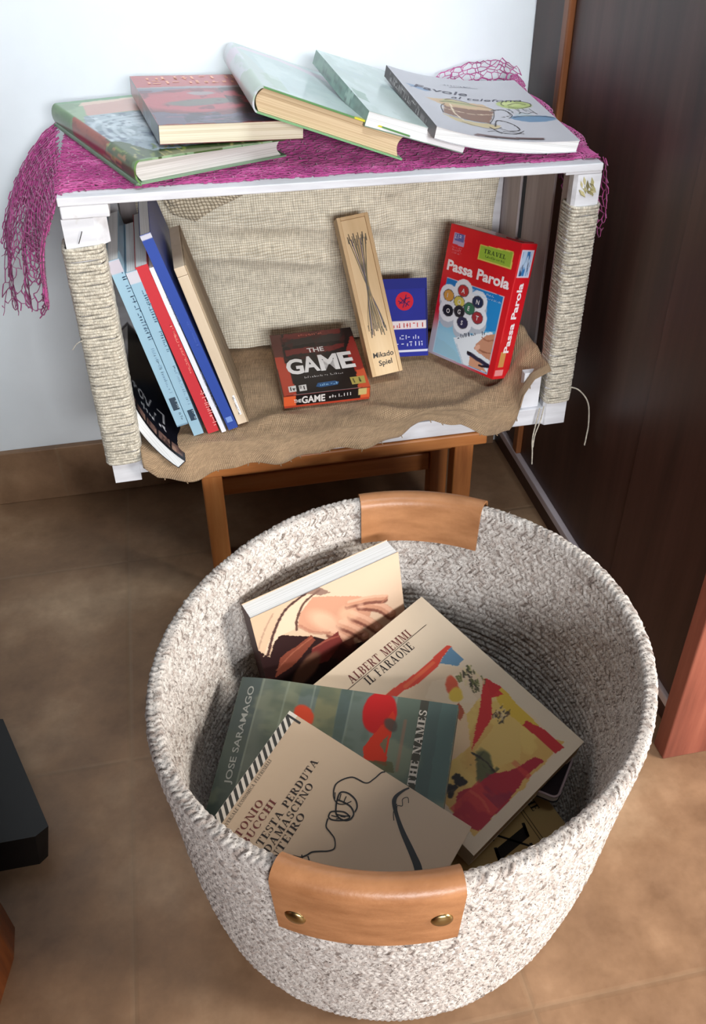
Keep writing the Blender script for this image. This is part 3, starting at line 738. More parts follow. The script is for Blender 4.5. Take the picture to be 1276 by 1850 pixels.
def honey(La, Lb, s, jit, seed, asp=1.0, drop=0.0):
    r = np.random.RandomState(seed); W_ = s*math.sqrt(3)*asp; H_ = s*1.5; pts = {}
    na = int(La/W_)+3; nb = int(Lb/H_)+3; seg = []
    def key(i, j, k): return (i, j, k)
    def pt(q):
        if q not in pts:
            i, j, k = q; x = (i+0.5*(j % 2))*W_; y = j*H_+(0 if k == 0 else -s*0.5+0.0)
            if k == 1: x += W_/2; y = j*H_-s*0.5+s*0.0
            pts[q] = (x+r.uniform(-1, 1)*jit*s*asp-W_, y+r.uniform(-1, 1)*jit*s-H_)
        return pts[q]
    for j in range(nb):
        for i in range(na):
            a = key(i, j, 0); b = key(i, j, 1)
            seg.append((pt(a), pt(b))); seg.append((pt(b), pt(key(i+1, j, 0))))
            # vertical link from b downward row
            jj = j-1
            if jj >= 0:
                ii = i if (j % 2 == 0) else i+1
                if j % 2 == 0: seg.append((pt(b), pt(key(i, jj, 0)))) 
                else: seg.append((pt(b), pt(key(i+1, jj, 0))))
    S_ = np.array(seg); keep = r.rand(len(S_)) > drop
    return S_[keep]
def netlayer(mb, fn, La, Lb, s, jit, seed, r, asp=1.0, inside=None, drop=0.0, sub=2):
    Sg = honey(La, Lb, s, jit, seed, asp, drop)
    rs = np.random.RandomState(seed+5)
    A, B = Sg[:, 0], Sg[:, 1]
    m0 = (A[:, 0] >= 0) & (A[:, 0] <= La) & (A[:, 1] >= 0) & (A[:, 1] <= Lb) & (B[:, 0] >= 0) & (B[:, 0] <= La) & (B[:, 1] >= 0) & (B[:, 1] <= Lb)
    A, B = A[m0], B[m0]
    if inside is not None:
        k = inside(A) & inside(B); A, B = A[k], B[k]
    rad = r*rs.uniform(0.7, 1.3, len(A))
    mid = (A+B)/2+rs.uniform(-1, 1, A.shape)*s*0.10
    for p, q in ((A, mid), (mid, B)): nettubes(mb, fn(p), fn(q), rad)
def topz(x, y): return 0.3100-0.0062*x/0.52
net = MB()
def ftop(off, seed):
    nz = vnoise(64, 64, 9, 12, seed)
    def f(p):
        x = p[:, 0]-0.002; y = p[:, 1]+0.009
        i = np.clip((x/0.54*63).astype(int), 0, 63); j = np.clip((y/0.27*63).astype(int), 0, 63)
        return np.stack([x, y, topz(x, y)+off+0.0006*nz[j, i]], 1)
    return f
def front_edge(p):
    return p[:, 1] > 0.001+0.0025*np.sin(p[:, 0]*40)**2
netlayer(net, ftop(0.0006, 1), 0.525, 0.252, 0.0021, 0.30, 11, 0.00085, 1.5, front_edge, 0.05)
netlayer(net, ftop(0.0013, 2), 0.525, 0.252, 0.0036, 0.35, 12, 0.00085, 1.5, front_edge, 0.05)
netlayer(net, ftop(0.0019, 3), 0.525, 0.252, 0.0055, 0.35, 13, 0.00075, 1.4, front_edge, 0.10)
# fall over the left side, flaring out towards the wall
def fleft(bul, ph, off=0.0):
    def f(p):
        a = np.clip(p[:, 0]/0.25, 0, 1.0); d = p[:, 1]/0.20
        T0 = np.stack([0.004-0.015*a, 0.005+0.245*a, 0.312+0*a], 1)
        B0 = np.stack([-0.030-0.082*a, 0.000+0.245*a, 0.205-0.103*a], 1)
        P = T0+(B0-T0)*d[:, None]
        P[:, 0] -= (0.006+bul*a)*np.sin(np.pi*np.clip(d, 0, 1)**0.75)+0.006*np.sin(a*17+ph+d*3)*d+off
        P[:, 1] += 0.010*np.sin(d*6+ph)*d*a
        P[:, 2] += 0.006*np.sin(a*23+ph)*d
        return P
    return f
netlayer(net, fleft(0.024, 0.3), 0.25, 0.205, 0.0030, 0.35, 21, 0.0008, 1.2, lambda p: (p[:, 1] < 0.088+0.03*np.sin(p[:, 0]*30)) , 0.06)
netlayer(net, fleft(0.026, 0.5, 0.002), 0.25, 0.205, 0.0050, 0.38, 22, 0.0008, 1.1, lambda p: (p[:, 1] < 0.135+0.02*np.sin(p[:, 0]*42)) | (p[:, 0] < 0.03), 0.05)
netlayer(net, fleft(0.024, 0.4, 0.001), 0.25, 0.205, 0.0100, 0.42, 23, 0.0007, 1.0, None, 0.04)
netlayer(net, fleft(0.022, 0.2, -0.001), 0.045, 0.205, 0.0040, 0.40, 24, 0.0008, 1.0, None, 0.05)
netlayer(net, fleft(0.020, 0.9, -0.002), 0.25, 0.10, 0.0026, 0.40, 25, 0.0008, 1.6, lambda p: p[:, 1] < 0.07, 0.10)
# heaped fold at the back right corner and along the right edge
def fback(p):
    x = 0.418+p[:, 0]; h = np.interp(x, [.418, .433, .473, .504, .529, .54], [.004, .024, .037, .040, .026, .012]); d = p[:, 1]/0.05
    return np.stack([x, 0.258+0.016*d+0.006*np.sin(x*60), 0.3085+h*d], 1)
netlayer(net, fback, 0.118, 0.05, 0.0052, 0.35, 31, 0.0006, 1.15)
netlayer(net, lambda p: fback(p)+np.array([[0, 0.010, -0.002]]), 0.118, 0.05, 0.0075, 0.40, 34, 0.0006, 1.15)
def fright(p):
    y = 0.262-p[:, 0]; h = np.interp(y, [0, .10, .2, .27], [.003, .010, .017, .026]); d = p[:, 1]/0.05
    x = 0.500+0.022*d+0.004*np.sin(y*70+d*3)
    return np.stack([x, y, topz(x, y)+0.001+h*np.sin(np.clip(d, 0, 1)*np.pi*0.7)], 1)
netlayer(net, fright, 0.255, 0.05, 0.0030, 0.38, 32, 0.0008, 1.4)
netlayer(net, fright, 0.255, 0.05, 0.0048, 0.38, 35, 0.0007, 1.4)
def fhang(p):
    y = 0.000+p[:, 0]; d = p[:, 1]/0.085
    return np.stack([0.524+0.010*np.sin(np.clip(d, 0, 1)*2.4)+0.0015*np.sin(y*140)+0.001*np.sin(d*20), y, 0.306-0.083*d], 1)
netlayer(net, fhang, 0.13, 0.085, 0.0050, 0.38, 33, 0.0007, 1.0, lambda p: p[:, 1] < 0.07+0.016*np.sin(p[:, 0]*70+1.2))
tag(net.build('net_cloth', M['net']), 'magenta net cloth draped over the top of the white crate', 'cloth')

# ================================================================== books lying on the net cloth
LIFT = 0.0015
def bF(c, u, v, dz=0.0): return frame((c[0], c[1], c[2]+LIFT+dz), u, v)

# green picture hardback, bottom left
f1 = Cv(150, 220, (118, 146, 112))
f1.blot((150, 176, 140), 5, 0.5, 3, 0.8).poly([(.12, .72), (.9, .70), (.95, .93), (.2, .955)], (206, 160, 150), .95, .02)
f1.poly([(.15, .90), (.6, .93), (.95, .93), (.95, .96), (.2, .965)], (222, 196, 176), .8, .02)
f1.poly([(.06, .10), (.5, .06), (1, .1), (1, .72), (.35, .70), (.10, .72), (.02, .5)], (134, 150, 160), 1, .03)
f1.blot((178, 192, 200), 12, .5, 8, .8, (.03, .1, 1, .72)).blot((92, 106, 126), 18, .56, 9, .75, (.03, .14, 1, .7)).blot((214, 222, 226), 22, .62, 10, .7, (.05, .3, 1, .7))
for i, rr in enumerate((.30, .24, .18, .12)): f1.line([(.04+i*.05, .28+.02*i), (.03+i*.06, .45), (.12+.05*i, .60-.03*i), (.4, .64-.05*i), (.7, .6-.06*i)], .012, (200, 210, 216), .6)
f1.poly([(0, 0), (1, 0), (1, .10), (.2, .09), (.08, .26), (0, .30)], (62, 84, 46), 1, .03)
f1.strokes(60, (0, .0, .9, .13), [(120, 138, 64), (40, 58, 34), (170, 160, 100), (60, 92, 52)], .05, .006, 1.3, 5)
f1.poly([(0, .97), (1, .955), (1, 1), (0, 1)], (104, 150, 108), 1, .01)
s1 = Cv(60, 220, (96, 132, 78)); s1.poly([(0, .3), (1, .3), (1, .74), (0, .70)], (156, 68, 46), 1, .03); s1.blot((120, 46, 34), 7, .55, 6, .6, (0, .3, 1, .72))
s1.poly([(0, 0), (1, 0), (1, .3), (0, .27)], (74, 92, 46), 1, .06).strokes(60, (0, .02, 1, .3), [(180, 160, 96), (44, 56, 30), (130, 148, 70), (190, 130, 90)], .06, .012, 1.4, 8)
s1.blot((70, 110, 60), 5, .5, 4, .6, (0, .74, 1, 1))
def wedge1(V):
    V = V.copy(); k = 1-0.26*np.clip(V[:, 0]/0.155+0.5, 0, 1); V[:, 2] = -0.022+(V[:, 2]+0.022)*k; return V
book('hardback_book', 'green spined pictorial hardback under the red covered paperback on the crate top', 'book',
     bF((.1018, .1422, .3345), (.936, .352, 0), (-.352, .936, 0)), .155, .237, .022, f1, s1, flat((120, 150, 120)), 'pages_grey', 'gloss', .0018, True, .0035, deform=wedge1, group='books on top of the crate')

# red covered paperback on it
f2 = Cv(140, 190, (124, 60, 66)); f2.tint(.25, 5, 3)
f2.poly([(0, .73), (1, .73), (1, 1), (0, 1)], (176, 82, 84), 1, .01).poly([(0, .66), (.5, .70), (1, .68), (1, .75), (.4, .74), (0, .73)], (150, 146, 152), .9, .03)
f2.poly([(0, .60), (.3, .66), (.45, .70), (0, .71)], (110, 112, 128), .9, .03, 9, 4)
f2.ell(.40, .44, .46, .22, (176, 76, 84), 1, .1, .3, .04).ell(.42, .40, .28, .06, (104, 110, 102), .9, .1, .3, .03).ell(.44, .58, .10, .04, (150, 142, 144), .9, .1, .3, .02)
f2.blot((92, 44, 58), 7, .55, 21, .6, (0, 0, 1, .66)).poly([(0, 0), (1, 0), (1, .16), (.5, .14), (0, .22)], (92, 84, 106), .95, .05).blot((58, 54, 66), 14, .5, 24, .7, (.2, 0, 1, .2)).blot((60, 46, 50), 9, .5, 23, .8, (.6, .1, 1, .7))
f2.strokes(26, (0, .02, .9, .2), [(140, 110, 150), (150, 90, 110), (104, 112, 130)], .12, .008, 0, 6, .6)
s2 = Cv(40, 190, (58, 54, 62)); s2.poly([(0, .66), (1, .66), (1, 1), (0, 1)], (150, 66, 66), 1, .03).blot((110, 114, 128), 9, .55, 6, .8, (0, .2, 1, .66)).poly([(0, .52), (1, .52), (1, .66), (0, .66)], (120, 52, 44), 1, .04).blot((64, 78, 52), 8, .5, 9, .8, (0, 0, 1, .25))
def d2(m_):
    r = np.random.RandomState(2)
    for row, (y, h_) in enumerate(((.079, .013), (.060, .013))):
        glyphs(m_, (-.058, y), 0, h_, .108, (236, 160, 120), 31+row)
book('paperback_book', 'thick red covered paperback resting on the green spined hardback', 'book', bF((.1544, .1474, .3463), (.991, .119, -.06), (-.117, .993, .004), .0035), .1381, .198, .0174,
     f2, s2, flat((120, 60, 60)), 'pages_cream', 'gloss', .0004, deco=d2, group='books on top of the crate')

# large pale green hardback leaning over them
f3 = Cv(150, 240, (176, 192, 190)); f3.tint(.10, 4, 8)
f3.poly([(0, 0), (.16, 0), (.12, .6), (.05, 1), (0, 1)], (176, 186, 180), 1, .03).blot((150, 172, 146), 5, .5, 12, .7, (0, .05, .22, .7))
f3.poly([(.05, .86), (.35, .90), (1, .60), (1, .78), (.4, .99), (.1, .97)], (202, 184, 194), .9, .03).poly([(.8, .62), (1, .55), (1, .74), (.84, .72)], (178, 128, 112), .9, .04)
f3.poly([(.86, .2), (1, .1), (1, .56), (.88, .60)], (142, 148, 150), .9, .05).blot((96, 104, 108), 16, .55, 15, .8, (.82, .05, 1, .6)).blot((196, 208, 204), 6, .52, 18, .6, (.15, 0, .85, .8))
f3.poly([(0, 0), (1, 0), (1, .012), (0, .012)], (92, 140, 84), 1).poly([(.62, 0), (.80, 0), (.78, .03), (.64, .03)], (216, 206, 60), 1)
s3 = Cv(60, 240, (196, 198, 204)); s3.blot((170, 186, 176), 6, .5, 3, .7).poly([(0, 0), (1, 0), (1, .35), (0, .4)], (160, 180, 158), .8, .05).poly([(0, .75), (1, .7), (1, .86), (0, .88)], (204, 188, 202), .9, .04)
b3 = Cv(150, 240, (146, 186, 146)); b3.poly([(0, 0), (1, 0), (1, .02), (0, .02)], (120, 170, 120), 1)
book('hardback_book', 'large pale green hardback tilted over the right edge of the red covered paperback', 'book', bF((.2573, .1489, .3558), (.936, -.002, -.352), (-.014, .999, -.043)), .1515, .2585, .0235,
     f3, s3, b3, 'pages_tan', 'gloss', .0016, True, .0035, group='books on top of the crate')

# slim grey green book behind, dark green spine
f4 = Cv(110, 200, (186, 200, 196)); f4.tint(.08, 4, 3).poly([(0, .62), (.5, .55), (1, .5), (1, .6), (.4, .68), (0, .76)], (168, 184, 184), .8, .05).blot((170, 186, 180), 5, .55, 4, .8).poly([(.0, .2), (.10, .15), (.14, .3), (.03, .36)], (120, 150, 132), .9, .03)
s4 = Cv(40, 200, (84, 122, 106)); s4.blot((110, 146, 130), 7, .5, 5, .8).blot((56, 84, 72), 9, .58, 6, .8).poly([(0, .28), (1, .24), (1, .36), (0, .34)], (150, 178, 164), .9, .06).poly([(0, .0), (1, 0), (1, .2), (0, .2)], (92, 120, 104), .6, .05)
book('paperback_book', 'slim dark green spined book between the pale hardback and the white illustrated paperback', 'book', bF((.3336, .1296, .3485), (.945, .067, -.319), (-.054, .997, .051)), .106, .217, .0143,
     f4, s4, flat((120, 150, 132)), 'pages_white', 'gloss', .0005, group='books on top of the crate')

# white illustrated paperback on the right
f5 = Cv(200, 240, (188, 186, 192)); f5.tint(.02, 5, 2)
f5.poly([(.17, .30), (.48, .24), (.60, .45), (.25, .48)], (130, 96, 80), 1, .015).poly([(.13, .52), (.25, .44), (.62, .46), (.56, .56), (.3, .58)], (200, 168, 130), .9, .02).poly([(.22, .50), (.5, .5), (.45, .56), (.28, .57)], (176, 178, 132), .8, .02)
f5.poly([(.15, .28), (.22, .20), (.5, .15), (.56, .22), (.3, .25)], (196, 176, 132), .9, .02).line([(.30, .5), (.27, .35), (.29, .24)], .006, (226, 208, 180)).line([(.2, .40), (.4, .37), (.58, .40)], .005, (224, 204, 176))
for q in ([(.5, .2), (.56, .30), (.64, .26), (.66, .17), (.58, .14)], [(.58, .46), (.68, .48), (.70, .40), (.62, .36)], [(.45, .18), (.5, .11), (.6, .10), (.66, .14)]): f5.line(q, .004, (70, 66, 66))
f5.ell(.80, .57, .13, .07, (172, 184, 118), 1, -.1, .1, .02).ell(.78, .58, .08, .03, (196, 204, 140), .9, -.1, .2, .02).ell(.84, .35, .16, .05, (112, 140, 168), 1, -.05, .1, .02).ell(.80, .41, .06, .03, (176, 186, 190), .9, 0, .2)
for q in ([(.72, .5), (.74, .42)], [(.80, .5), (.79, .44)], [(.84, .5), (.88, .44)]): f5.line(q, .003, (90, 96, 90))
f5.ell(.14, .69, .08, .03, (128, 150, 180), .9, -.2, .3, .02).line([(.06, .66), (.12, .70), (.22, .68)], .004, (110, 126, 156))
f5.poly([(.26, .005), (.76, .03), (.78, .055), (.30, .05)], (116, 96, 96), 1, .004).poly([(.34, .018), (.76, .022), (.77, .035), (.36, .03)], (44, 36, 38), 1, .003)
s5 = Cv(30, 240, (84, 72, 74)); s5.blot((150, 140, 140), 22, .52, 5, .8, (.1, .15, .9, .9), asp=.3).poly([(0, 0), (1, 0), (1, .14), (0, .14)], (96, 88, 90))
def d5(m_):
    ink = (70, 68, 84)
    text(m_, sans_polys('Favole', 0.008, 0.35), (-.060, .034), -.01, .012, ink, .062)
    text(m_, sans_polys('al telefono', 0.0, 0.35), (-.022, .021), .0, .008, ink, .080)
    stroke(m_, [(-.012, .058), (.004, .062), (.022, .061)], .0007, ink); glyphs(m_, (-.018, .063), 0, .003, .034, ink, 5)
    K = (64, 58, 60); w_, h_ = .1502, .1805
    for q in ([(.22, .50), (.32, .54), (.46, .53), (.58, .50), (.62, .46)], [(.17, .30), (.20, .42), (.25, .48)], [(.20, .27), (.34, .25), (.48, .235), (.52, .22)], [(.48, .24), (.55, .34), (.60, .45)],
              [(.5, .2), (.56, .30), (.64, .26), (.66, .17), (.58, .14), (.52, .17)], [(.58, .46), (.68, .48), (.71, .40), (.66, .34)], [(.45, .18), (.5, .11), (.6, .10), (.68, .15)], [(.26, .20), (.36, .165), (.46, .15), (.54, .19)], [(.28, .56), (.34, .59), (.42, .58), (.46, .55)],
              [(.72, .55), (.71, .58), (.76, .63), (.85, .63), (.92, .59), (.91, .54), (.82, .51), (.74, .53)], [(.75, .56), (.82, .59), (.89, .57)], [(.77, .42), (.80, .44), (.83, .42), (.88, .44), (.90, .41)], [(.70, .36), (.80, .385), (.93, .37), (.99, .34)],
              [(.40, .10), (.46, .12), (.50, .09)], [(.52, .13), (.58, .12), (.66, .105)]):
        stroke(m_, [((x_-.5)*w_, (y_-.5)*h_) for x_, y_ in q], .0008, K, .0004)
    for x_ in (.73, .78, .83, .88): stroke(m_, [((x_-.5)*w_, (.50-.5)*h_), ((x_+.005-.5)*w_, (.47-.5)*h_), ((x_+.012-.5)*w_, (.445-.5)*h_)], .0006, (96, 104, 100), .0004, 8)
def bend5(V):
    V = V.copy(); s_ = np.clip(V[:, 0]/.1502+.5, 0, 1); V[:, 2] -= 0.0075*4*s_*(1-s_)*(1-.25*s_); return V
def sd5(m_): glyphs(m_, (.0025, .07), -math.pi/2, .0062, .115, (196, 188, 186), 9)
book('paperback_book', 'white paperback with a script title and sketched pictures on the crate top', 'book', bF((.421, .095, .3425), (.985, .045, -.164), (-.031, .996, .088)), .1502, .1805, .0115,
     f5, s5, flat((200, 200, 204)), 'pages_white', 'print', .0005, deco=d5, deform=bend5, spine_deco=sd5, group='books on top of the crate')

# ================================================================== books standing inside the crate, leaning to the left
def lean(bl, tl, t, yf):
    """frame of a spine-out book whose spine runs from bl to tl in the xz plane at depth yf; returns (u, v, n, corner)"""
    v = Vector((tl[0]-bl[0], 0, tl[1]-bl[1])); h = v.length; v.normalize(); n = Vector((v.z, 0, -v.x)); return v, n, h
def stand(name, label, cat, bl, tl, t, yf, depth, front, spine, back, pages, **kw):
    v, n, h = lean(bl, tl, t, yf); c = Vector((bl[0], yf, bl[1]))+v*(h/2)+n*t+Vector((0, depth/2, 0))
    return book(name, label, cat, frame(c, (0, 1, 0), v), depth, h, t, front, spine, back, pages, **kw)
def spn(col, *bands):
    c = Cv(8, 240, col)
    for y0, y1, cc in bands: c.poly([(-.1, y0), (1.1, y0), (1.1, y1), (-.1, y1)], cc)
    return c
G6 = 'upright books leaning left inside the crate'
LB = (156, 190, 208)
def sp_b1(m_):
    glyphs(m_, (.0085, .085), -math.pi/2, .0042, .075, (70, 92, 116), 41); glyphs(m_, (.0070, .0), -math.pi/2, .0032, .056, (120, 150, 176), 42)
    shape(m_, [(.0035, -.078), (.0105, -.078), (.0105, -.062), (.0035, -.062)], (60, 74, 88)); glyphs(m_, (.0088, -.063), -math.pi/2, .003, .012, (190, 210, 220), 43, .0004)
    glyphs(m_, (.0075, -.082), -math.pi/2, .0025, .010, (90, 110, 130), 44)
stand('dvd_case', 'light blue spined slim case nearest the left post, leaning beside the black film booklet', 'case', (.0745, .0475), (.0315, .240), .0125, .018, .135,
      spn((150, 186, 206)), spn(LB, (.93, 1.0, (196, 190, 200)), (.0, .012, (120, 150, 170))), spn((150, 186, 206)), 'pages_white', cover_mat='gloss', th=.0007, spine_deco=sp_b1, group=G6)
def sp_b2(m_):
    glyphs(m_, (.0080, .078), -math.pi/2, .0040, .072, (84, 112, 134), 51); glyphs(m_, (.0075, -.01), -math.pi/2, .003, .05, (130, 160, 184), 52)
    shape(m_, [(.0035, -.080), (.0100, -.080), (.0100, -.066), (.0035, -.066)], (56, 72, 88)); glyphs(m_, (.0082, -.067), -math.pi/2, .0028, .011, (190, 210, 220), 53, .0004)
stand('dvd_case', 'light blue spined slim case touching the red spined book', 'case', (.0912, .0330), (.0478, .227), .0112, .019, .135,
      spn((150, 186, 206)), spn(LB, (.935, 1.0, (206, 204, 212))), spn((150, 186, 206)), 'pages_white', cover_mat='gloss', th=.0007, spine_deco=sp_b2, group=G6)
def sp_red(m_):
    glyphs(m_, (.0085, .035), -math.pi/2, .0022, .060, (246, 170, 150), 61); glyphs(m_, (.0095, -.045), -math.pi/2, .0045, .05, (240, 168, 160), 62)
stand('paperback_book', 'thin red spined book between the pale blue cases and a white booklet', 'book', (.1070, .0330), (.0575, .231), .0124, .020, .15,
      spn((196, 60, 66)), spn((200, 56, 64)), spn((196, 60, 66)), 'pages_white', spine_deco=sp_red, group=G6)
def sp_wh(m_): glyphs(m_, (.0045, .07), -math.pi/2, .0020, .035, (120, 130, 170), 71); glyphs(m_, (.0045, -.02), -math.pi/2, .0020, .05, (130, 140, 176), 72)
stand('booklet', 'very thin white spined booklet squeezed between the red and the blue spines', 'booklet', (.1222, .0325), (.0702, .229), .0050, .020, .16,
      spn((226, 226, 234)), spn((232, 232, 240)), spn((226, 226, 234)), 'pages_white', spine_deco=sp_wh, group=G6)
def sp_bl(m_): shape(m_, [(.002, -.1085), (.0085, -.1085), (.0085, -.1015), (.002, -.1015)], (120, 150, 214)); glyphs(m_, (.0065, .02), -math.pi/2, .0016, .03, (90, 116, 196), 82)
stand('hardback_book', 'tall blue spined book, the tallest of the row leaning inside the crate', 'book', (.1300, .0345), (.0665, .262), .0108, .020, .17,
      spn((58, 74, 140)), spn((52, 78, 160), (.975, 1.0, (206, 206, 218))), spn((40, 56, 120)), 'pages_white', spine_deco=sp_bl, group=G6)

# pale wooden game box at the right end of that row
v_, n_, h_ = lean((.1418, .0368), (.0945, .2255), .0115, .022)
wb = empty('wooden_box', 'pale wooden slim game box leaning right of the blue spined book', 'box', frame(Vector((.1418, .022, .0368))+n_*.0115/2, (0, 1, 0), v_), group=None)
m_ = MB(); box(m_, (0, 0.002, -.0125/2), (.112, h_-.010, .0125/2-.0016), bevel=.0006); m_.build('body', M['cream_wood'], wb)
m_ = MB(); box(m_, (0, h_-.0096, -.0125/2), (.112, h_, .0125/2-.0016), bevel=.0006); m_.build('lid', M['cream_wood'], wb)
m_ = MB(); box(m_, (0.002, 0.0005, .0125/2-.0015), (.113, h_-.0005, .0125/2), bevel=.0003)
for k in range(3):
    sm = MB(); glyphs(sm, (.03+.012*k, .135-.03*k), -.9, .006, .02, (96, 82, 66), 90+k, .0125/2+.0002); m_.V += sm.V; m_.C += sm.C; m_.U += sm.U
    for f in sm.F: m_.F.append(f+m_.n)
    m_.MI += [np.full(len(f), 1) for f in sm.F]; m_.SM += sm.SM; m_.n += sm.n
m_.build('side_panel', [M['grain_wood'], M['print']], wb)
m_ = MB(); shape(m_, [(.003, .014), (.0052, .014), (.0052, .040), (.003, .040)], (250, 250, 250)); m_.map(lambda V: np.stack([np.full(len(V), -.0004), V[:, 1], V[:, 0]-.003], 1))
sm = MB(); glyphs(sm, (.002, .038), -math.pi/2, .0022, .022, (84, 90, 120), 97); sm.map(lambda V: np.stack([np.full(len(V), -.0006), V[:, 1], V[:, 0]-.003], 1))
m_.V += sm.V; m_.C += sm.C; m_.U += sm.U
for f in sm.F: m_.F.append(f+m_.n)
m_.MI += sm.MI; m_.SM += sm.SM; m_.n += sm.n
m_.build('sticker', M['print'], wb)

# black film booklet slumped at the left
fb = Cv(110, 200, (16, 15, 24))
fb.poly([(0, .90), (1, .90), (1, 1), (0, 1)], (22, 18, 22))
for k in range(5):
    y0 = .905; x0 = .02+k*.205
    fb.poly([(x0, y0), (x0+.17, y0), (x0+.17, .975), (x0, .975)], (120, 92, 84), 1, .004); fb.blot((64, 46, 44), 16, .5, 60+k, .8, (x0, y0, x0+.17, .975)); fb.blot((186, 150, 128), 20, .62, 70+k, .7, (x0, y0, x0+.17, .975))
fb.line([(.30, .775), (.30, .69)], .012, (214, 212, 216)).line([(.30, .69), (.40, .69)], .012, (214, 212, 216)).line([(.44, .76), (.45, .78)], .012, (214, 212, 216))
fb.line([(.52, .66), (.58, .755), (.61, .745)], .010, (206, 204, 208)).line([(.58, .755), (.66, .68)], .010, (206, 204, 208)).ell(.72, .72, .055, .05, (206, 204, 208), 1, .3, .1).ell(.72, .72, .035, .034, (16, 15, 24), 1, .3, .1)
fb.line([(.82, .70), (.88, .76), (.86, .69), (.93, .74)], .009, (196, 194, 198))
fb.line([(.28, .845), (.30, .83), (.29, .815), (.33, .82)], .009, (214, 212, 216)).ell(.36, .835, .018, .014, (214, 212, 216)).line([(.46, .80), (.46, .85)], .008, (210, 208, 212)).ell(.49, .84, .018, .014, (210, 208, 212)).ell(.545, .835, .018, .014, (210, 208, 212)).line([(.59, .85), (.60, .82), (.63, .83)], .007, (210, 208, 212)).line([(.66, .85), (.66, .80)], .007, (210, 208, 212)).ell(.70, .825, .016, .013, (210, 208, 212))
ub = Vector((-.66, 0, .75)).normalized(); wB, hB = .076, .215
cB = Vector((.0790, -.0215, .0280))+ub*(wB/2)+Vector((0, hB/2, 0))
def bendb(V):
    V = V.copy(); s_ = np.clip(V[:, 0]/wB+.5, 0, 1); V[:, 2] -= .0075*4*s_*(1-s_)*(0.45+0.55*np.clip(V[:, 1]/hB+.5, 0, 1)); V[:, 1] -= .056*s_*np.clip(V[:, 1]/hB+.5, 0.25, 1); return V
book('film_booklet', 'black covered paperback with white brush lettering slumped inside the left post', 'book', frame(cB, ub, (0, -1, 0)), wB, hB, .0115, fb, flat((20, 18, 24)), flat((20, 18, 24)), 'pages_white', 'gloss', .0004, deform=bendb)

# ================================================================== games inside the crate
# flat black and red card game box
w, h, t = .1013, .1197, .0187
g1 = Cv(130, 150, (26, 20, 22))
g1.poly([(0, 0), (.16, 0), (.14, .3), (.10, .6), (.14, 1), (0, 1)], (176, 66, 48), 1, .012).poly([(.90, .2), (1, .2), (1, .95), (.94, .8), (.86, .6)], (150, 46, 40), 1, .02).poly([(.86, 0), (1, 0), (1, .3), (.9, .28)], (206, 84, 52), 1, .015)
g1.poly([(0, .62), (.12, .6), (.14, 1), (0, 1)], (86, 48, 44), .9, .02).poly([(.14, .86), (.9, .88), (.86, 1), (.16, 1)], (122, 40, 38), .9, .03).poly([(.14, .78), (.88, .80), (.9, .92), (.2, .90)], (52, 42, 42), 1, .02).poly([(.14, .62), (.86, .66), (.86, .74), (.15, .72)], (118, 36, 36), .9, .03).poly([(.85, .85), (1, .85), (1, 1), (.85, 1)], (36, 24, 26), .9, .03)
g1.blot((70, 24, 26), 9, .58, 4, .7, (.12, .55, .9, 1)).poly([(.12, 0), (.89, 0), (.89, .005), (.12, .005)], (150, 140, 140))
gb = Cv(120, 26, (20, 16, 20)); gb.poly([(0, 0), (.135, 0), (.135, 1), (0, 1)], (226, 98, 54)).poly([(.885, 0), (1, 0), (1, 1), (.885, 1)], (220, 96, 54)).poly([(.865, .3), (.955, .3), (.955, .95), (.865, .95)], (206, 184, 120)).poly([(0, .93), (.13, .93), (.13, 1), (0, 1)], (250, 150, 110))
gm = frame((.2476, .1086, .0612), (1, -.006, .004), (.005, .989, .148))
gr = empty('card_game_box', 'black and red card game box lying on the burlap beside the wooden sticks box', 'box', gm)
m_ = MB(); boxbuild(m_, w, h, .0145, g1, bottom=flat((24, 18, 22)), side=flat((176, 60, 44)), left=flat((70, 36, 34)), top=flat((60, 24, 24)))
white = (226, 220, 216)
def tw(s_, x, y, hh, ww, bold=.0, ang=0.0, col=white, sh=0.0, z=.0003): text(m_, sans_polys(s_, bold, sh), ((x-.5)*w, (y-.5)*h), ang, hh*h, col, ww*w, z)
tw('THE', .40, .64, .075, .20, .02, .03)
for ch, x, ww, y, hh, an in (('G', .105, .20, .325, .235, -.02), ('A', .305, .19, .335, .24, .05), ('M', .50, .225, .335, .25, .0), ('E', .745, .17, .335, .255, .04)): tw(ch, x, y, hh, ww, .035, an)
glyphs(m_, ((.27-.5)*w, (.235-.5)*h), .03, .028*h, .46*w, (190, 184, 182), 12)
for x in (.075, .195): shape(m_, [((x-.5)*w, (.045-.5)*h), ((x+.085-.5)*w, (.05-.5)*h), ((x+.09-.5)*w, (.142-.5)*h), ((x+.002-.5)*w, (.135-.5)*h)], (214, 208, 202)); glyphs(m_, ((x+.008-.5)*w, (.065-.5)*h), 0, .055*h, .065*w, (50, 40, 40), int(x*1000), .0004)
shape(m_, [((x-.5)*w, (y-.5)*h) for x, y in ((.39, .09), (.44, .072), (.64, .085), (.665, .125), (.62, .15), (.42, .142))], (44, 84, 128)); glyphs(m_, ((.43-.5)*w, (.092-.5)*h), .02, .035*h, .2*w, (150, 196, 226), 22, .0004)
shape(m_, [((x-.5)*w, (y-.5)*h) for x, y in ((.805, .06), (.965, .065), (.97, .18), (.80, .175))], (178, 160, 84)); glyphs(m_, ((.82-.5)*w, (.08-.5)*h), .1, .07*h, .12*w, (96, 90, 52), 23, .0004)
glyphs(m_, ((.34-.5)*w, (.925-.5)*h), .03, .03*h, .28*w, (214, 120, 100), 24)
m_.build('lid', M['gloss'], gr)
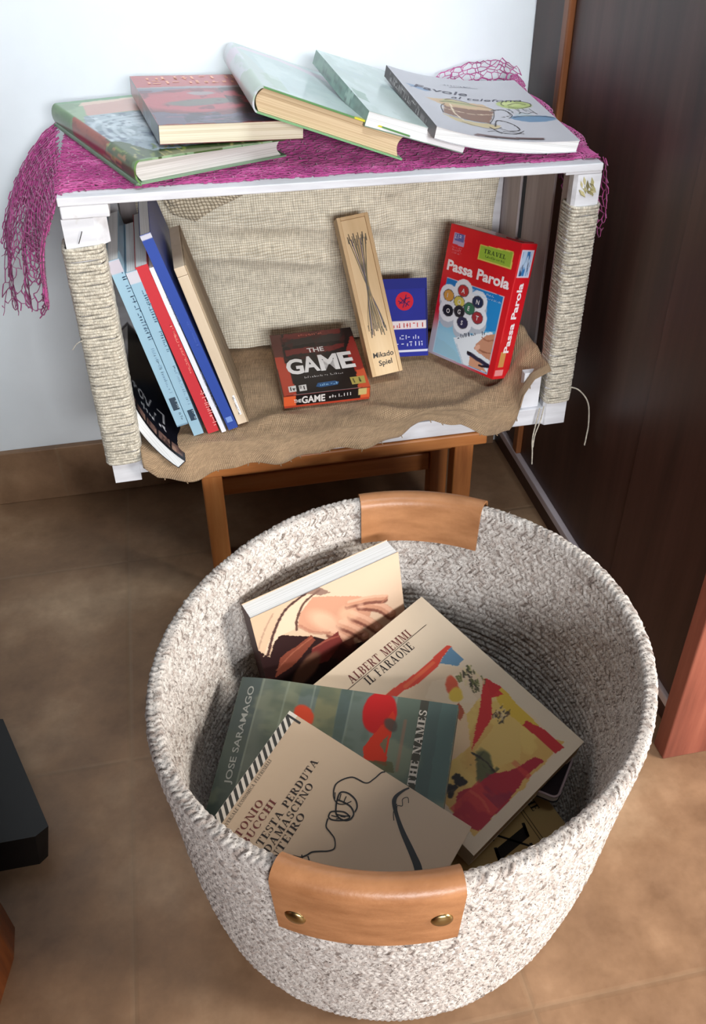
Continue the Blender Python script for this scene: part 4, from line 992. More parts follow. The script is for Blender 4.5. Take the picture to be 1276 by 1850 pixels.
m_ = MB(); box(m_, (-w/2+.0005, -h/2+.0008, -t), (w/2-.0005, h/2-.0005, -.0142), lin(np.array((190, 70, 46))/255.), bevel=.0003); m_.build('tray', M['print'], gr)
# printed front edge of the lid
m_ = MB(); m2 = MB(); boxbuild(m2, w, .0145, .0006, gb)
tx = lambda s_, x, y, hh, ww, b_: text(m2, sans_polys(s_, b_), (x*w, y), 0, hh, white, ww*w)
tx('THE', -.385, -.0035, .0050, .085, .02); tx('GAME', -.295, -.0050, .0098, .27, .03); glyphs(m2, (.02*w, -.002), .03, .0045, .27*w, (214, 208, 206), 26)
m2.map(lambda V: np.stack([V[:, 0], -h/2-.0006-V[:, 2], V[:, 1]-.00725], 1)); m2.build('printed_edge', M['gloss'], gr)

# wooden pick-up sticks box
w, h, t = .0383, .1878, .0201
mk = empty('wooden_game_box', 'long pale wooden pick-up sticks box standing against the burlap', 'box', frame((.316, .1324, .1262), (.992, .082, .092), (-.121, .502, .856)))
m_ = MB()
for lo, hi in (((-w/2, -h/2, -t), (w/2, h/2, -t+.003)), ((-w/2, -h/2, -t+.003), (-w/2+.0045, h/2, 0)), ((w/2-.0045, -h/2, -t+.003), (w/2, h/2, 0)), ((-w/2+.0045, h/2-.004, -t+.003), (w/2-.0045, h/2, .0))): box(m_, lo, hi, bevel=.0006)
m_.build('body', M['light_wood2'], mk)
m_ = MB(); box(m_, (-w/2+.0046, -h/2, -t+.0031), (w/2-.0046, h/2-.0042, -.0012), bevel=.0004)
for V in m_.V: pass
zz = -.0010
r_ = random.Random(4)
stk = MB(); cols = [(96, 88, 66), (132, 108, 70), (92, 84, 104), (120, 110, 82), (78, 72, 60), (150, 124, 84)]
for i in range(13):
    a = i/12.0; x0 = (-.34+.68*a)*w*.86; x1 = (.30-.60*((i*5) % 13)/12.0)*w*.92; y0 = (.375+.02*math.sin(i*2.1))*h; y1 = (-.235+.025*math.sin(i*1.7))*h; xm = (-.04+.08*((i*7) % 13)/12)*w
    stroke(stk, [(x0, y0), ((x0+xm)/2, (y0*.55+y1*.0+.03*h)), (xm, .08*h), (x1*.7, y1*.5), (x1, y1)], [.0011, .0009, .0009, .0011], cols[i % 6], zz+.0002+i*.00001, 24)
    stroke(stk, [(x0, y0), (x0*.97+xm*.03, y0-.008)], [.0003, .0009], (40, 36, 40), zz+.0004, 6); stroke(stk, [(x1, y1), (x1*.98, y1+.007)], [.0003, .0009], (52, 44, 36), zz+.0004, 6)
text(stk, sans_polys('Mikado', .015, .05), (-.33*w, -.385*h), -.03, .0062, (52, 42, 34), .66*w, zz+.0003)
text(stk, sans_polys('Spiel', .015, .05), (-.20*w, -.44*h), .03, .0062, (52, 42, 34), .44*w, zz+.0003)
m_.V += stk.V; m_.C += stk.C; m_.U += stk.U
for f in stk.F: m_.F.append(f+m_.n)
m_.MI += [np.full(len(f), 1) for f in stk.F]; m_.SM += stk.SM; m_.n += stk.n
m_.build('sliding_lid', [M['light_wood'], M['print']], mk)

# blue deck of cards
w, h, t = .0562, .0938, .0150
dk = empty('card_deck_box', 'blue playing card box with a red disc behind the wooden pick-up sticks box', 'box', frame((.3642, .1498, .0840), (.999, -.029, -.044), (.052, .399, .916)))
m_ = MB(); e1 = Cv(60, 100, (40, 46, 140)); e1.tint(.06, 4, 3)
e1.poly([(0, .965), (1, .965), (1, .985), (0, .985)], (190, 190, 210)).poly([(0, .36), (.96, .36), (.96, .455), (0, .455)], (226, 214, 214)).poly([(0, .055), (1, .055), (1, .085), (0, .085)], (214, 214, 226)).poly([(.955, .1), (.985, .1), (.985, .97), (.955, .97)], (24, 24, 60))
boxbuild(m_, w, h, t, e1, side=flat((24, 24, 54)), top=flat((210, 206, 214)), bottom=flat((24, 24, 60)), left=flat((30, 34, 100)), back=flat((30, 34, 100)))
th_ = np.linspace(0, 2*np.pi, 30, endpoint=False); cx_, cy_ = -.01*w, .215*h
shape(m_, [(cx_+.0112*math.cos(a), cy_+.0112*math.sin(a)) for a in th_], (198, 34, 52))
for q in ([(-.6, -.3), (0, .2), (.6, .35)], [(-.5, .4), (.0, -.1), (.5, -.5)], [(-.2, -.7), (.05, 0), (.2, .7)], [(-.7, .05), (-.2, -.2), (.2, .4)], [(.1, -.6), (.4, -.1), (.6, -.1)]): stroke(m_, [(cx_+x*.0112, cy_+y*.0112) for x, y in q], .0013, (96, 30, 84), .0004, 16)
glyphs(m_, (-.30*w, (.375-.5)*h), 0, .0055, .70*w, (196, 60, 56), 31, .0004); glyphs(m_, (-.16*w, (.225-.5)*h), 0, .005, .46*w, (206, 208, 226), 32); glyphs(m_, (-.22*w, (.135-.5)*h), 0, .0055, .60*w, (206, 208, 226), 33)
m_.build('carton', M['matte'], dk)
m_ = MB(); box(m_, (-w/2+.0002, h/2-.012, -.0003), (w/2-.0002, h/2+.0003, .0001), lin(np.array((36, 42, 124))/255.), bevel=.0001); m_.build('tuck_flap', M['matte'], dk)

# red travel word game
w, h, t = .1116, .1562, .0266
pp = empty('travel_game_box', 'red travel word game box turned towards the left against the right crate wall', 'box', frame((.4322, .103, .1203), (.457, -.886, .078), (.201, .188, .961)))
q1 = Cv(190, 260, (206, 24, 34)); q1.tint(.05, 4, 6)
q1.poly([(.075, .018), (.92, .018), (.925, .612), (.08, .612)], (206, 190, 204)).poly([(.088, .026), (.908, .026), (.912, .604), (.093, .604)], (34, 132, 198))
q1.poly([(.088, .026), (.908, .026), (.912, .35), (.09, .25)], (104, 180, 216), .8, .02).ell(.2, .1, .5, .18, (168, 206, 222), .8, 0, .9).poly([(.09, .52), (.912, .55), (.912, .604), (.093, .604)], (26, 112, 184), .8, .02)
q1.poly([(.088, .026), (.55, .026), (.35, .12), (.088, .14)], (150, 190, 206), .6, .03)
def petal(x, y, rx=.135, ry=.085): q1.ell(x+.01, y-.045, rx, ry, (176, 184, 196), 1, 0, .05); q1.ell(x, y, rx, ry, (226, 228, 234), 1, 0, .05)
btn = [(.353, .552, (180, 50, 52)), (.157, .482, (206, 150, 70)), (.325, .462, (206, 190, 90)), (.585, .508, (34, 44, 74)), (.485, .44, (54, 110, 84)), (.352, .392, (38, 38, 46)), (.187, .37, (30, 32, 40)), (.622, .395, (156, 46, 54)), (.428, .32, (46, 46, 78))]
for x, y, _ in btn: petal(x, y)
q1.poly([(.2, .36), (.35, .33), (.6, .40), (.58, .5), (.35, .55), (.17, .48)], (222, 224, 230))
for x, y, c_ in btn: q1.ell(x, y, .082, .046, (70, 66, 72), 1, 0, .06).ell(x, y, .074, .041, c_, 1, 0, .06)
q1.poly([(.346, .186), (.858, .335), (.912, .30), (.912, .03), (.53, .026)], (226, 232, 238)).poly([(.39, .15), (.41, .155), (.56, .026), (.53, .026)], (190, 206, 220))
q1.poly([(.91, .33), (.80, .30), (.68, .21), (.66, .165), (.72, .15), (.86, .13), (.91, .12)], (196, 140, 112), 1, .006).poly([(.62, .115), (.68, .125), (.76, .105), (.86, .05), (.91, .03), (.64, .026)], (206, 150, 120), 1, .006)
q1.line([(.74, .27), (.82, .26), (.9, .28)], .008, (166, 108, 84)).line([(.70, .18), (.8, .17), (.9, .18)], .007, (150, 96, 74)).ell(.71, .185, .035, .02, (222, 170, 146), 1, .3).line([(.60, .118), (.90, .085)], .022, (34, 34, 62)).line([(.585, .122), (.63, .118)], .012, (24, 22, 30)).line([(.78, .06), (.91, .075)], .012, (28, 26, 44))
q1.poly([(.46, .81), (.93, .81), (.92, .93), (.455, .915)], (214, 196, 96), 1).poly([(.472, .818), (.916, .816), (.908, .924), (.468, .908)], (150, 182, 62), 1)
q1.poly([(.07, .862), (.235, .86), (.23, .95), (.065, .945)], (176, 150, 186)).poly([(.085, .89), (.22, .888), (.215, .945), (.08, .94)], (96, 96, 156))
qs = Cv(40, 260, (200, 24, 34)); qs.poly([(.12, .76), (.88, .76), (.88, .955), (.12, .955)], (206, 200, 216)).poly([(.18, .77), (.82, .77), (.82, .945), (.18, .945)], (46, 112, 172)).blot((190, 206, 226), 7, .5, 4, .9, (.18, .77, .82, .945), .05).blot((40, 40, 60), 9, .6, 8, .8, (.18, .77, .82, .945))
qs.poly([(.2, .09), (.55, .09), (.55, .21), (.2, .21)], (196, 140, 80)).poly([(.1, .02), (.6, .02), (.6, .07), (.1, .07)], (220, 140, 140)).line([(.02, .3), (.03, .9)], .04, (226, 70, 70), .6)
m_ = MB(); boxbuild(m_, w, h, t, q1, side=qs, edge=(190, 24, 32), top=flat((176, 40, 44)), res=.0008)
P2 = lambda x, y: ((x-.5)*w, (y-.5)*h)
text(m_, serif_polys('TRAVEL', .17, .09), P2(.53, .863), .0, .030*h, (52, 72, 40), .30*w); glyphs(m_, P2(.56, .835), 0, .018*h, .26*w, (84, 110, 50), 71)
for s_, x, ww in (('Passa', .055, .385), ('Parola', .500, .455)):
    text(m_, sans_polys(s_, .035), P2(x, .668+.0*(x > .4)), .0, .076*h, (240, 228, 230), ww*w)
for i, ln in enumerate((.33, .42)): glyphs(m_, P2(.46+.02*i, .578-.026*i), 0, .014*h, ln*w, (190, 220, 240), 72+i)
glyphs(m_, P2(.07, .835), 0, .012*h, .15*w, (226, 130, 140), 74); glyphs(m_, P2(.08, .815), 0, .016*h, .13*w, (230, 140, 150), 75); glyphs(m_, P2(.085, .795), 0, .014*h, .13*w, (226, 130, 140), 76)
glyphs(m_, P2(.09, .905), 0, .03*h, .11*w, (210, 206, 226), 77, .0004)
glyphs(m_, P2(.39, .185), .42, .030*h, .30*w, (44, 52, 72), 78); glyphs(m_, P2(.74, .285), .42, .03*h, .09*w, (44, 52, 72), 79)
for (x, y, c_), ch in zip(btn, 'AIONEGOTS'): text(m_, sans_polys(ch, .02), P2(x-.02, y-.017), .0, .034*h, (222, 218, 220), None, .0004)
for xa, xb, ya, yb, cc in ((.06, .085, -.33, .16, None),): pass
sm = MB(); text(sm, sans_polys('Passa Parola', .03), (.0175, -.30*h), math.pi/2, .0090, (236, 226, 228), .52*h)
sm.map(lambda V: np.stack([np.full(len(V), w/2)+V[:, 2], V[:, 1], -V[:, 0]], 1)); m_.V += sm.V; m_.C += sm.C; m_.U += sm.U
for f in sm.F: m_.F.append(f+m_.n)
m_.MI += sm.MI; m_.SM += sm.SM; m_.n += sm.n
m_.build('carton', M['gloss'], pp)
m_ = MB(); box(m_, (-w/2+.001, h/2-.0002, -t+.001), (w/2-.0005, h/2+.0006, -.0006), lin(np.array((150, 60, 58))/255.), bevel=.0002); box(m_, (w/2-.03, h/2+.0002, -t+.004), (w/2-.002, h/2+.0016, -.006), lin(np.array((120, 30, 34))/255.), bevel=.0003); m_.build('end_flap', M['gloss'], pp)

# ================================================================== rope basket
BX, BY, BZ = 0.2294, -0.3617, 0.056
def brad(th, z):
    t_ = np.clip((BZ-z)/(BZ-FZ), 0, 1)
    rim = 0.1972+0.0009*np.cos(th)+0.0010*np.sin(th)+0.0009*np.cos(2*th)+0.0051*np.sin(2*th)-0.0007*np.cos(3*th)-0.0021*np.sin(3*th)+0.0105*np.clip(np.cos(th+2.0), 0, 1)**1.5-0.006*np.clip(-np.cos(th+0.15), 0, 1)**2+0.003*np.clip(np.cos(th), 0, 1)**2
    base = 0.171+0.001*np.sin(2*th)
    return rim+(base-rim)*t_+0.003*np.sin(np.pi*t_)
def bcen(z):
    t_ = np.clip((BZ-z)/(BZ-FZ), 0, 1); return BX-0.003*t_, BY+0.004*t_
bk = empty('rope_basket', 'large grey heather rope basket full of books on the tiled floor', 'basket', loc=(BX, BY, FZ))
def basket():
    NS = 228; per = 6; nth = NS*per; th = np.linspace(0, 2*np.pi, nth, endpoint=False)
    WALL = 0.0090; RB = 0.032; row = 0.0064
    # profile as (offset from outer radius, z, row coordinate, outward sign)
    prof = []
    zb = FZ+0.0008
    for x in np.linspace(0.12, RB, 26): prof.append((x, zb, 0, -1))
    for a in np.linspace(0, 90, 12)[1:]:
        aa = math.radians(a); prof.append((RB-RB*math.sin(aa), zb+RB-RB*math.cos(aa), 1, 0))
    z0 = zb+RB; zt = BZ-0.0045; nr = int((zt-z0)/row*5)
    for z in np.linspace(z0, zt, nr)[1:]: prof.append((0, z, 1, 1))
    for a in np.linspace(0, 180, 12)[1:]: prof.append((WALL/2-WALL/2*math.cos(math.radians(a)), zt+WALL/2*math.sin(math.radians(a)), 2, 1))
    for z in np.linspace(zt, zb+0.014, nr)[1:]: prof.append((WALL, z, 3, 1))
    for x in np.linspace(WALL+0.004, 0.12, 16): prof.append((x, zb+0.012-0.001*min(1, (x-WALL)/.03), 4, -1))
    pr = np.array(prof); L = np.concatenate([[0], np.cumsum(np.hypot(np.diff(pr[:, 0]), np.diff(pr[:, 1])))])
    T = np.gradient(pr[:, :2], axis=0); T /= np.linalg.norm(T, axis=1)[:, None]+1e-9
    # normal in (radius, z): radius = R - offset ; tangent dr = -do
    nr_, nz_ = T[:, 1], T[:, 0]
    kind = pr[:, 2].astype(int)
    cyc = L/row; ridx = np.floor(cyc).astype(int); fr = cyc-ridx
    TH, FRc = np.meshgrid(th, fr); RI = np.broadcast_to(ridx[:, None], TH.shape)
    sgn = np.where(RI % 2 == 0, 1.0, -1.0)
    ph = TH*NS/(2*np.pi)+sgn*(FRc-0.5)*0.85+0.37*RI
    strand = np.floor(ph).astype(int); sf = ph-strand
    ridge = np.sqrt(np.clip(1-(2*FRc-1)**2, 0, 1))
    sn = np.sqrt(np.clip(1-(2*sf-1)**2, 0, 1))
    disp = 0.0010*ridge+0.0014*sn*ridge
    rs = np.random.RandomState(12); jit = rs.uniform(-1, 1, (400, NS+3)); disp += 0.0005*jit[np.clip(RI, 0, 399), np.mod(strand, NS)]*sn
    Z = np.broadcast_to(pr[:, 1:2], TH.shape).copy(); O = np.broadcast_to(pr[:, 0:1], TH.shape)
    R = brad(TH, Z)-O
    wob = 0.0012*np.sin(3*TH+1.3+Z*30)*(np.clip((BZ-Z)/.1, 0, 1))
    R = R+wob
    R = np.maximum(R, 0.002)+disp*nr_[:, None]; Z = Z+disp*nz_[:, None]
    rimup = 0.0018*np.sin(2*TH+0.6)+0.0012*np.sin(5*TH); Z = Z+rimup*np.clip((Z-0.0)/.06, 0, 1)
    cx_, cy_ = bcen(Z)
    V = np.stack([cx_+R*np.cos(TH), cy_+R*np.sin(TH), Z], -1)
    yarn = np.floor(sf*3).astype(int)
    pal = np.array([(208, 204, 200), (198, 193, 189), (184, 178, 174), (216, 213, 210), (176, 166, 160), (136, 126, 120)])
    pick = rs.choice(6, size=(400, NS+3, 3), p=[.26, .24, .17, .14, .12, .07])[np.clip(RI, 0, 399), np.mod(strand, NS), np.clip(yarn, 0, 2)]
    C = lin(pal[pick]/255.0)
    n = len(pr); idx = np.arange(n*nth).reshape(n, nth)
    a = idx[:-1]; b = np.roll(a, -1, 1); d = idx[1:]; c_ = np.roll(d, -1, 1)
    F = np.stack([a, b, c_, d], -1).reshape(-1, 4)
    m_ = MB(); m_.add(V.reshape(-1, 3), F, C.reshape(-1, 3), smooth=True)
    for e, flip in ((0, False), (n-1, True)):
        ce = np.array([[cx_[e].mean() if np.ndim(cx_) else BX, BY, V[e, :, 2].mean()]]); Vv = np.concatenate([V[e], ce]); i = np.arange(nth); j = (i+1) % nth
        Ff = np.stack([np.full(nth, nth), j, i] if not flip else [np.full(nth, nth), i, j], 1); m_.add(Vv, Ff, np.concatenate([C[e], C[e][:1]]))
    # a few loose fibres at the rim
    r = np.random.RandomState(3)
    for k in range(60):
        a_ = r.uniform(0, 2*np.pi); rr = brad(np.array(a_), BZ)-r.uniform(0, .009); p = np.array([BX+rr*math.cos(a_), BY+rr*math.sin(a_), BZ-.001]); dv = np.array([r.uniform(-1, 1), r.uniform(-1, 1), r.uniform(.2, 1)]); dv *= r.uniform(.002, .005)/np.linalg.norm(dv)
        tube(m_, [p, p+dv*.6, p+dv+np.array([0, 0, -.0006])], .00018, 3, lin(np.array((226, 220, 214))/255.), caps=False)
    o = m_.build('woven_body', M['rope']); o.parent = bk; o.matrix_parent_inverse = Matrix.Translation((-BX, -BY, -FZ))
basket()
def handle(a0, a1, zo, zi, skew_o=(0, 0)):
    na = 40; al = np.radians(np.linspace(a0, a1, na)); off = 0.0042; th_ = 0.0022
    prof = [(off, z) for z in np.linspace(zo, BZ-0.006, 16)]
    for a in np.linspace(0, 180, 13)[1:-1]: prof.append((0.0045*math.cos(math.radians(a))-0.0045+off*math.cos(math.radians(a)), BZ-0.0045+(0.0045+off)*math.sin(math.radians(a))))
    prof += [(-0.009-off, z) for z in np.linspace(BZ-0.006, zi, 12)]
    P = np.array(prof); T = np.gradient(P, axis=0); T /= np.linalg.norm(T, axis=1)[:, None]; N = np.stack([T[:, 1], -T[:, 0]], 1)
    m_ = MB(); rows = []
    for sgn in (0, 1):
        Q = P+N*(th_ if sgn == 0 else 0)
        A, I = np.meshgrid(al, np.arange(len(P)), indexing='ij'); fr_ = (A-al[0])/(al[-1]-al[0])
        Z = Q[I, 1]+np.where(I < 16, (skew_o[0]*(1-fr_)+skew_o[1]*fr_)*(1-I/15.0), 0)+0.0018*np.sin(2*A+0.6)*np.clip(Q[I, 1]/.06, 0, 1)
        R = brad(A, Z)+Q[I, 0]; cx_, cy_ = bcen(Z)
        rows.append(np.stack([cx_+R*np.cos(A), cy_+R*np.sin(A), Z], -1))
    k = len(P)
    for V, fl in zip(rows, (True, False)): m_.add(V.reshape(-1, 3), gridfaces(na, k, fl), smooth=True)
    V0, V1 = rows
    for i, fl in ((0, False), (na-1, True)): m_.add(np.stack([V0[i], V1[i]], 1).reshape(-1, 3), gridfaces(k, 2, fl))
    for j, fl in ((0, True), (k-1, False)): m_.add(np.stack([V0[:, j], V1[:, j]], 1).reshape(-1, 3), gridfaces(na, 2, fl))
    o = m_.build('leather_handle', M['leather']); o.parent = bk; o.matrix_parent_inverse = Matrix.Translation((-BX, -BY, -FZ)); return o
hf = handle(-125.8, -92.0, -0.010, 0.010, (-0.004, 0.002))
handle(52.0, 87.0, 0.004, 0.014, (0, 0))
for a_, z_ in ((-121.8, 0.0135), (-95.8, 0.0250)):
    ar = math.radians(a_); cx_, cy_ = bcen(np.array(z_)); R0 = brad(np.array(ar), np.array(z_))+0.0062
    nv = Vector((math.cos(ar), math.sin(ar), -0.09)).normalized(); m_ = MB(); rr = .0074
    tv = nv.cross(Vector((0, 0, 1))).normalized(); bv = nv.cross(tv); c0 = Vector((float(cx_)+float(R0)*math.cos(ar), float(cy_)+float(R0)*math.sin(ar), z_)); V = []; A = np.linspace(0, 2*np.pi, 28, endpoint=False)
    for rho, hh in ((1, -.0016), (1.0, .0004), (.95, .0011), (.82, .0019), (.6, .0026), (.3, .0030), (.06, .0031)): V += [c0+tv*rr*rho*math.cos(x)+bv*rr*rho*math.sin(x)+nv*hh for x in A]
    V = np.array(V).reshape(7, 28, 3); i_ = np.arange(6)[:, None]*28; j_ = np.arange(28)[None]; jn = (j_+1) % 28
    m_.add(V.reshape(-1, 3), np.stack([i_+j_, i_+28+j_, i_+28+jn, i_+jn], -1).reshape(-1, 4), smooth=True); m_.add(V[6], [list(range(28))[::-1]], smooth=True)
    rv = m_.build('rivet', M['brass']); rv.parent = hf; rv['label'] = 'brass dome rivet'

# ================================================================== books in the basket
GB = 'books in the rope basket'
# standing book with a painted hand
w, h = .1519, .2006
c1 = Cv(230, 300, (198, 168, 140)); c1.tint(.05, 3, 2).ell(.8, .95, .5, .3, (208, 182, 158), .8, 0, .9)
c1.poly([(0, 0), (1, 0), (1, .55), (.80, .53), (.62, .55), (.52, .60), (.36, .72), (.13, .84), (.06, .72), (0, .80)], (44, 26, 26), 1, .006)
c1.poly([(.02, .74), (.10, .85), (.26, .99), (.40, 1.01), (.44, .98), (.36, .92), (.27, .82), (.14, .82)], (214, 186, 160), 1, .004)
c1.line([(.05, .74), (.12, .86), (.22, .96), (.36, 1.0)], .010, (74, 50, 46)).line([(.26, .81), (.275, .87), (.34, .95), (.45, .985)], .009, (86, 60, 52)).line([(.0, .80), (.07, .90), (.14, .97)], .006, (150, 118, 100), .6)
c1.poly([(.36, 1.0), (.43, 1.03), (.52, .94), (.46, .95)], (120, 92, 82), .8, .004)
sk, sh, dkk = (190, 140, 114), (158, 106, 86), (104, 60, 50)
c1.poly([(.275, .835), (.30, .90), (.40, .965), (.50, .925), (.62, .875), (.72, .83), (.78, .74), (.74, .66), (.60, .58), (.50, .64), (.42, .72), (.34, .76)], sk, 1, .003)
fing = [([(.47, .705), (.54, .635), (.592, .572)], .024), ([(.545, .73), (.635, .65), (.703, .568)], .027), ([(.63, .755), (.73, .665), (.803, .578)], .028), ([(.70, .79), (.835, .715), (.91, .63)], .027), ([(.62, .825), (.76, .798), (.875, .757)], .022)]
for q, ww in fing:
    c1.line([(a-.006, b-.016) for a, b in q], ww*1.05, (112, 66, 54), .9, 1.32).line(q, ww, (186, 136, 110), 1, 1.32).line([(a+.004, b+.010) for a, b in q], ww*.5, (212, 168, 142), .75, 1.32)
for x_, y_ in ((.70, .775), (.655, .735), (.585, .725), (.515, .70)): c1.ell(x_, y_, .025, .018, (214, 170, 144), .6, -.7, .9)
for x_, y_ in ((.895, .645), (.79, .592), (.69, .582)): c1.ell(x_, y_, .012, .012, (222, 180, 160), .8, -.8, .3)
c1.ell(.45, .78, .12, .05, (216, 174, 146), .8, -.8, .8).ell(.60, .76, .06, .05, (214, 170, 140), .7, -.6, .8).line([(.28, .83), (.36, .75), (.46, .70)], .012, sh, .6).line([(.845, .735), (.885, .752)], .006, sh)
c1.poly([(.06, .58), (.12, .69), (.34, .735), (.36, .69), (.20, .60)], (126, 66, 50), 1, .012, 9, 3).poly([(.28, .55), (.34, .66), (.52, .68), (.54, .60), (.42, .52)], (116, 50, 46), 1, .01, 9, 5).ell(.27, .53, .12, .06, (122, 84, 66), .9, .6, .3, .02).line([(.34, .65), (.44, .66), (.52, .65)], .008, (160, 92, 74), .7).line([(.08, .62), (.2, .68), (.34, .72)], .006, (170, 104, 80), .6)
c1.blot((86, 40, 36), 6, .56, 7, .6, (.0, .3, .7, .6))
book('paperback_book', 'book with a painted hand on its cover, standing upright at the back of the basket', 'book', frame((.2027, -.2434, -.0745), (.9532, .2861, .0981), (-.1028, .0017, .9947)), w, h, .0215,
     c1, flat((60, 34, 32)), flat((206, 178, 150)), 'pages_white', 'print', .0005, res=.0008, group=GB)

# large cream paperback with the bright collage
w, h = .1459, .201
c2 = Cv(220, 300, (210, 192, 168)); c2.tint(.03, 3, 4)
c2.poly([(.08, .06), (.88, .04), (.90, .25), (.87, .52), (.80, .62), (.72, .69), (.50, .72), (.22, .78), (.08, .60)], (214, 190, 160), 1, .02)
c2.poly([(.08, .05), (.9, .05), (.82, .24), (.83, .38), (.62, .50), (.30, .46), (.1, .34)], (206, 164, 92), 1, .02).blot((220, 190, 110), 5, .5, 6, .7, (.2, .12, .85, .45)).poly([(.44, .29), (.80, .33), (.80, .24), (.62, .13), (.5, .18)], (212, 178, 104), 1, .015).poly([(.80, .36), (.87, .50), (.90, .40), (.87, .16), (.80, .22)], (208, 172, 62), 1, .015)
c2.poly([(.60, .44), (.72, .46), (.76, .60), (.60, .66), (.48, .62)], (220, 198, 170), .9, .02).poly([(.30, .34), (.46, .32), (.60, .44), (.42, .50)], (216, 184, 150), .9, .02)
c2.poly([(.73, .695), (.87, .715), (.865, .625), (.80, .625)], (96, 132, 158), 1, .008).poly([(.50, .735), (.86, .735), (.875, .715), (.72, .695), (.54, .69), (.44, .70), (.2, .72), (.2, .75)], (206, 70, 52), 1, .010).line([(.45, .715), (.58, .712), (.7, .712)], .012, (220, 110, 70), .7)
c2.poly([(.445, .305), (.745, .445), (.865, .505), (.872, .39), (.80, .415), (.70, .35)], (196, 46, 46), 1, .006).poly([(.80, .42), (.87, .5), (.9, .42)], (190, 42, 44), 1)
c2.poly([(.80, .235), (.845, .24), (.882, .145), (.88, .04), (.81, .045), (.815, .15)], (186, 40, 44), 1, .008)
c2.ell(.67, .585, .06, .035, (206, 90, 62), 1, .5, .2, .02).ell(.64, .54, .05, .03, (214, 180, 70), 1, .3, .3, .02).poly([(.53, .43), (.60, .45), (.62, .50), (.55, .49)], (170, 84, 56), 1, .012)
c2.strokes(40, (.73, .47, .85, .58), [(60, 62, 36), (90, 96, 50), (214, 196, 150), (40, 34, 30)], .03, .006, .8, 4).strokes(36, (.70, .30, .80, .36), [(60, 50, 40), (214, 190, 150), (100, 70, 50)], .02, .005, .4, 7)
c2.ell(.42, .215, .10, .05, (92, 92, 58), 1, .4, .2, .04).blot((66, 70, 44), 14, .5, 8, .8, (.33, .17, .50, .27)).line([(.44, .30), (.46, .23), (.45, .18)], .006, (52, 44, 34))
c2.strokes(14, (.14, .23, .26, .28), [(36, 30, 26), (60, 48, 38)], .03, .012, .2, 9, 1)
c2.poly([(.06, .16), (.12, .055), (.34, .05), (.55, .07), (.72, .06), (.70, .10), (.56, .12), (.42, .18), (.28, .20), (.2, .22)], (166, 34, 50), 1, .012).blot((196, 60, 56), 7, .54, 10, .7, (.1, .06, .6, .2)).blot((120, 30, 60), 8, .6, 11, .6, (.3, .06, .6, .2)).line([(.26, .19), (.27, .13), (.25, .08)], .008, (206, 90, 70), .7)
def d2b(m_):
    text(m_, serif_polys('ALBERT MEMMI', .17), ((.216-.5)*w, (.885-.5)*h), -.012, .0085, (104, 52, 48), .525*w)
    text(m_, serif_polys('IL FARAONE', .17), ((.288-.5)*w, (.828-.5)*h), -.012, .0085, (40, 30, 30), .40*w)
    stroke(m_, [(-.34*w, .377*h), (0, .3755*h), (.367*w, .375*h)], .0005, (60, 48, 44))
book('paperback_book', 'large cream paperback with a red and yellow collage cover inside the rope basket', 'book', frame((.2801, -.343, -.0596), (.8492, .5106, .1346), (-.528, .8184, .2268)), w, h, .0270,
     c2, flat((206, 190, 166)), flat((206, 190, 166)), 'pages_brown', 'print', .0006, res=.0008, deco=d2b, group=GB)

# grey green book with banded cover
w, h = .1267, .1992
c3 = Cv(150, 240, (116, 126, 112)); c3.tint(.08, 4, 3)
for v0, v1, col in ((.89, 1, (72, 86, 86)), (.77, .89, (104, 114, 104)), (.70, .77, (122, 128, 108)), (.62, .70, (108, 120, 116)), (.52, .62, (132, 130, 98)), (.46, .52, (88, 102, 100)), (.36, .46, (108, 120, 112)), (.27, .36, (116, 128, 122)), (.13, .27, (98, 110, 98)), (0, .13, (86, 106, 102))):
    c3.poly([(-.1, v0), (1.1, v0+.004), (1.1, v1), (-.1, v1)], col, .85, .004)
c3.blot((84, 96, 84), 4, .55, 9, .5).blot((140, 144, 120), 4, .58, 19, .5)
for v0 in (.885, .765, .642, .465, .27): c3.line([(0, v0), (.5, v0+.004), (1, v0)], .006, (150, 160, 146), .5)
c3.ell(.78, .66, .075, .045, (214, 78, 52), 1, .2, .2, .02).ell(.87, .335, .15, .075, (190, 40, 40), 1, 0, .08, .01).poly([(.52, .26), (.60, .27), (.86, .265), (.90, .28), (.62, .375), (.54, .36)], (204, 60, 40), 1, .01).ell(.80, .28, .05, .03, (84, 76, 70), .9, .5, .3, .02).poly([(.60, .28), (.72, .28), (.66, .31)], (110, 110, 86), .9, .01)
c3.poly([(.48, .22), (.56, .24), (.53, .36), (.48, .36)], (92, 92, 64), .8, .01).line([(.5, .215), (.7, .215), (.84, .215)], .010, (160, 110, 90), .5).poly([(.36, .07), (1, .07), (1, .122), (.36, .122)], (84, 96, 92), .6, .003).poly([(.30, .126), (1, .126), (1, .162), (.30, .162)], (70, 66, 58), .85, .004)
def d3b(m_):
    text(m_, sans_polys('JOSE SARAMAGO', .012), ((.235-.5)*w, (.918-.5)*h), .012, .0062, (178, 182, 176), .70*w)
    text(m_, serif_polys('ALL THE NAMES', .24, .10), ((.215-.5)*w, (.128-.5)*h), .003, .0068, (216, 208, 196), .715*w)
def bend3(V):
    V = V.copy(); a = np.clip((V[:, 1]/h+.5-.80)/.2, 0, 1); V[:, 2] -= .006*a*a; return V
book('paperback_book', 'grey green paperback with colour bands and a red figure inside the rope basket', 'book', frame((.1709, -.3729, -.0560), (.3799, .846, .3741), (-.8989, .4331, -.0666)), w, h, .0090,
     c3, flat((70, 92, 94)), flat((110, 120, 110)), 'pages_cream', 'gloss', .0004, res=.0008, deco=d3b, deform=bend3, group=GB)

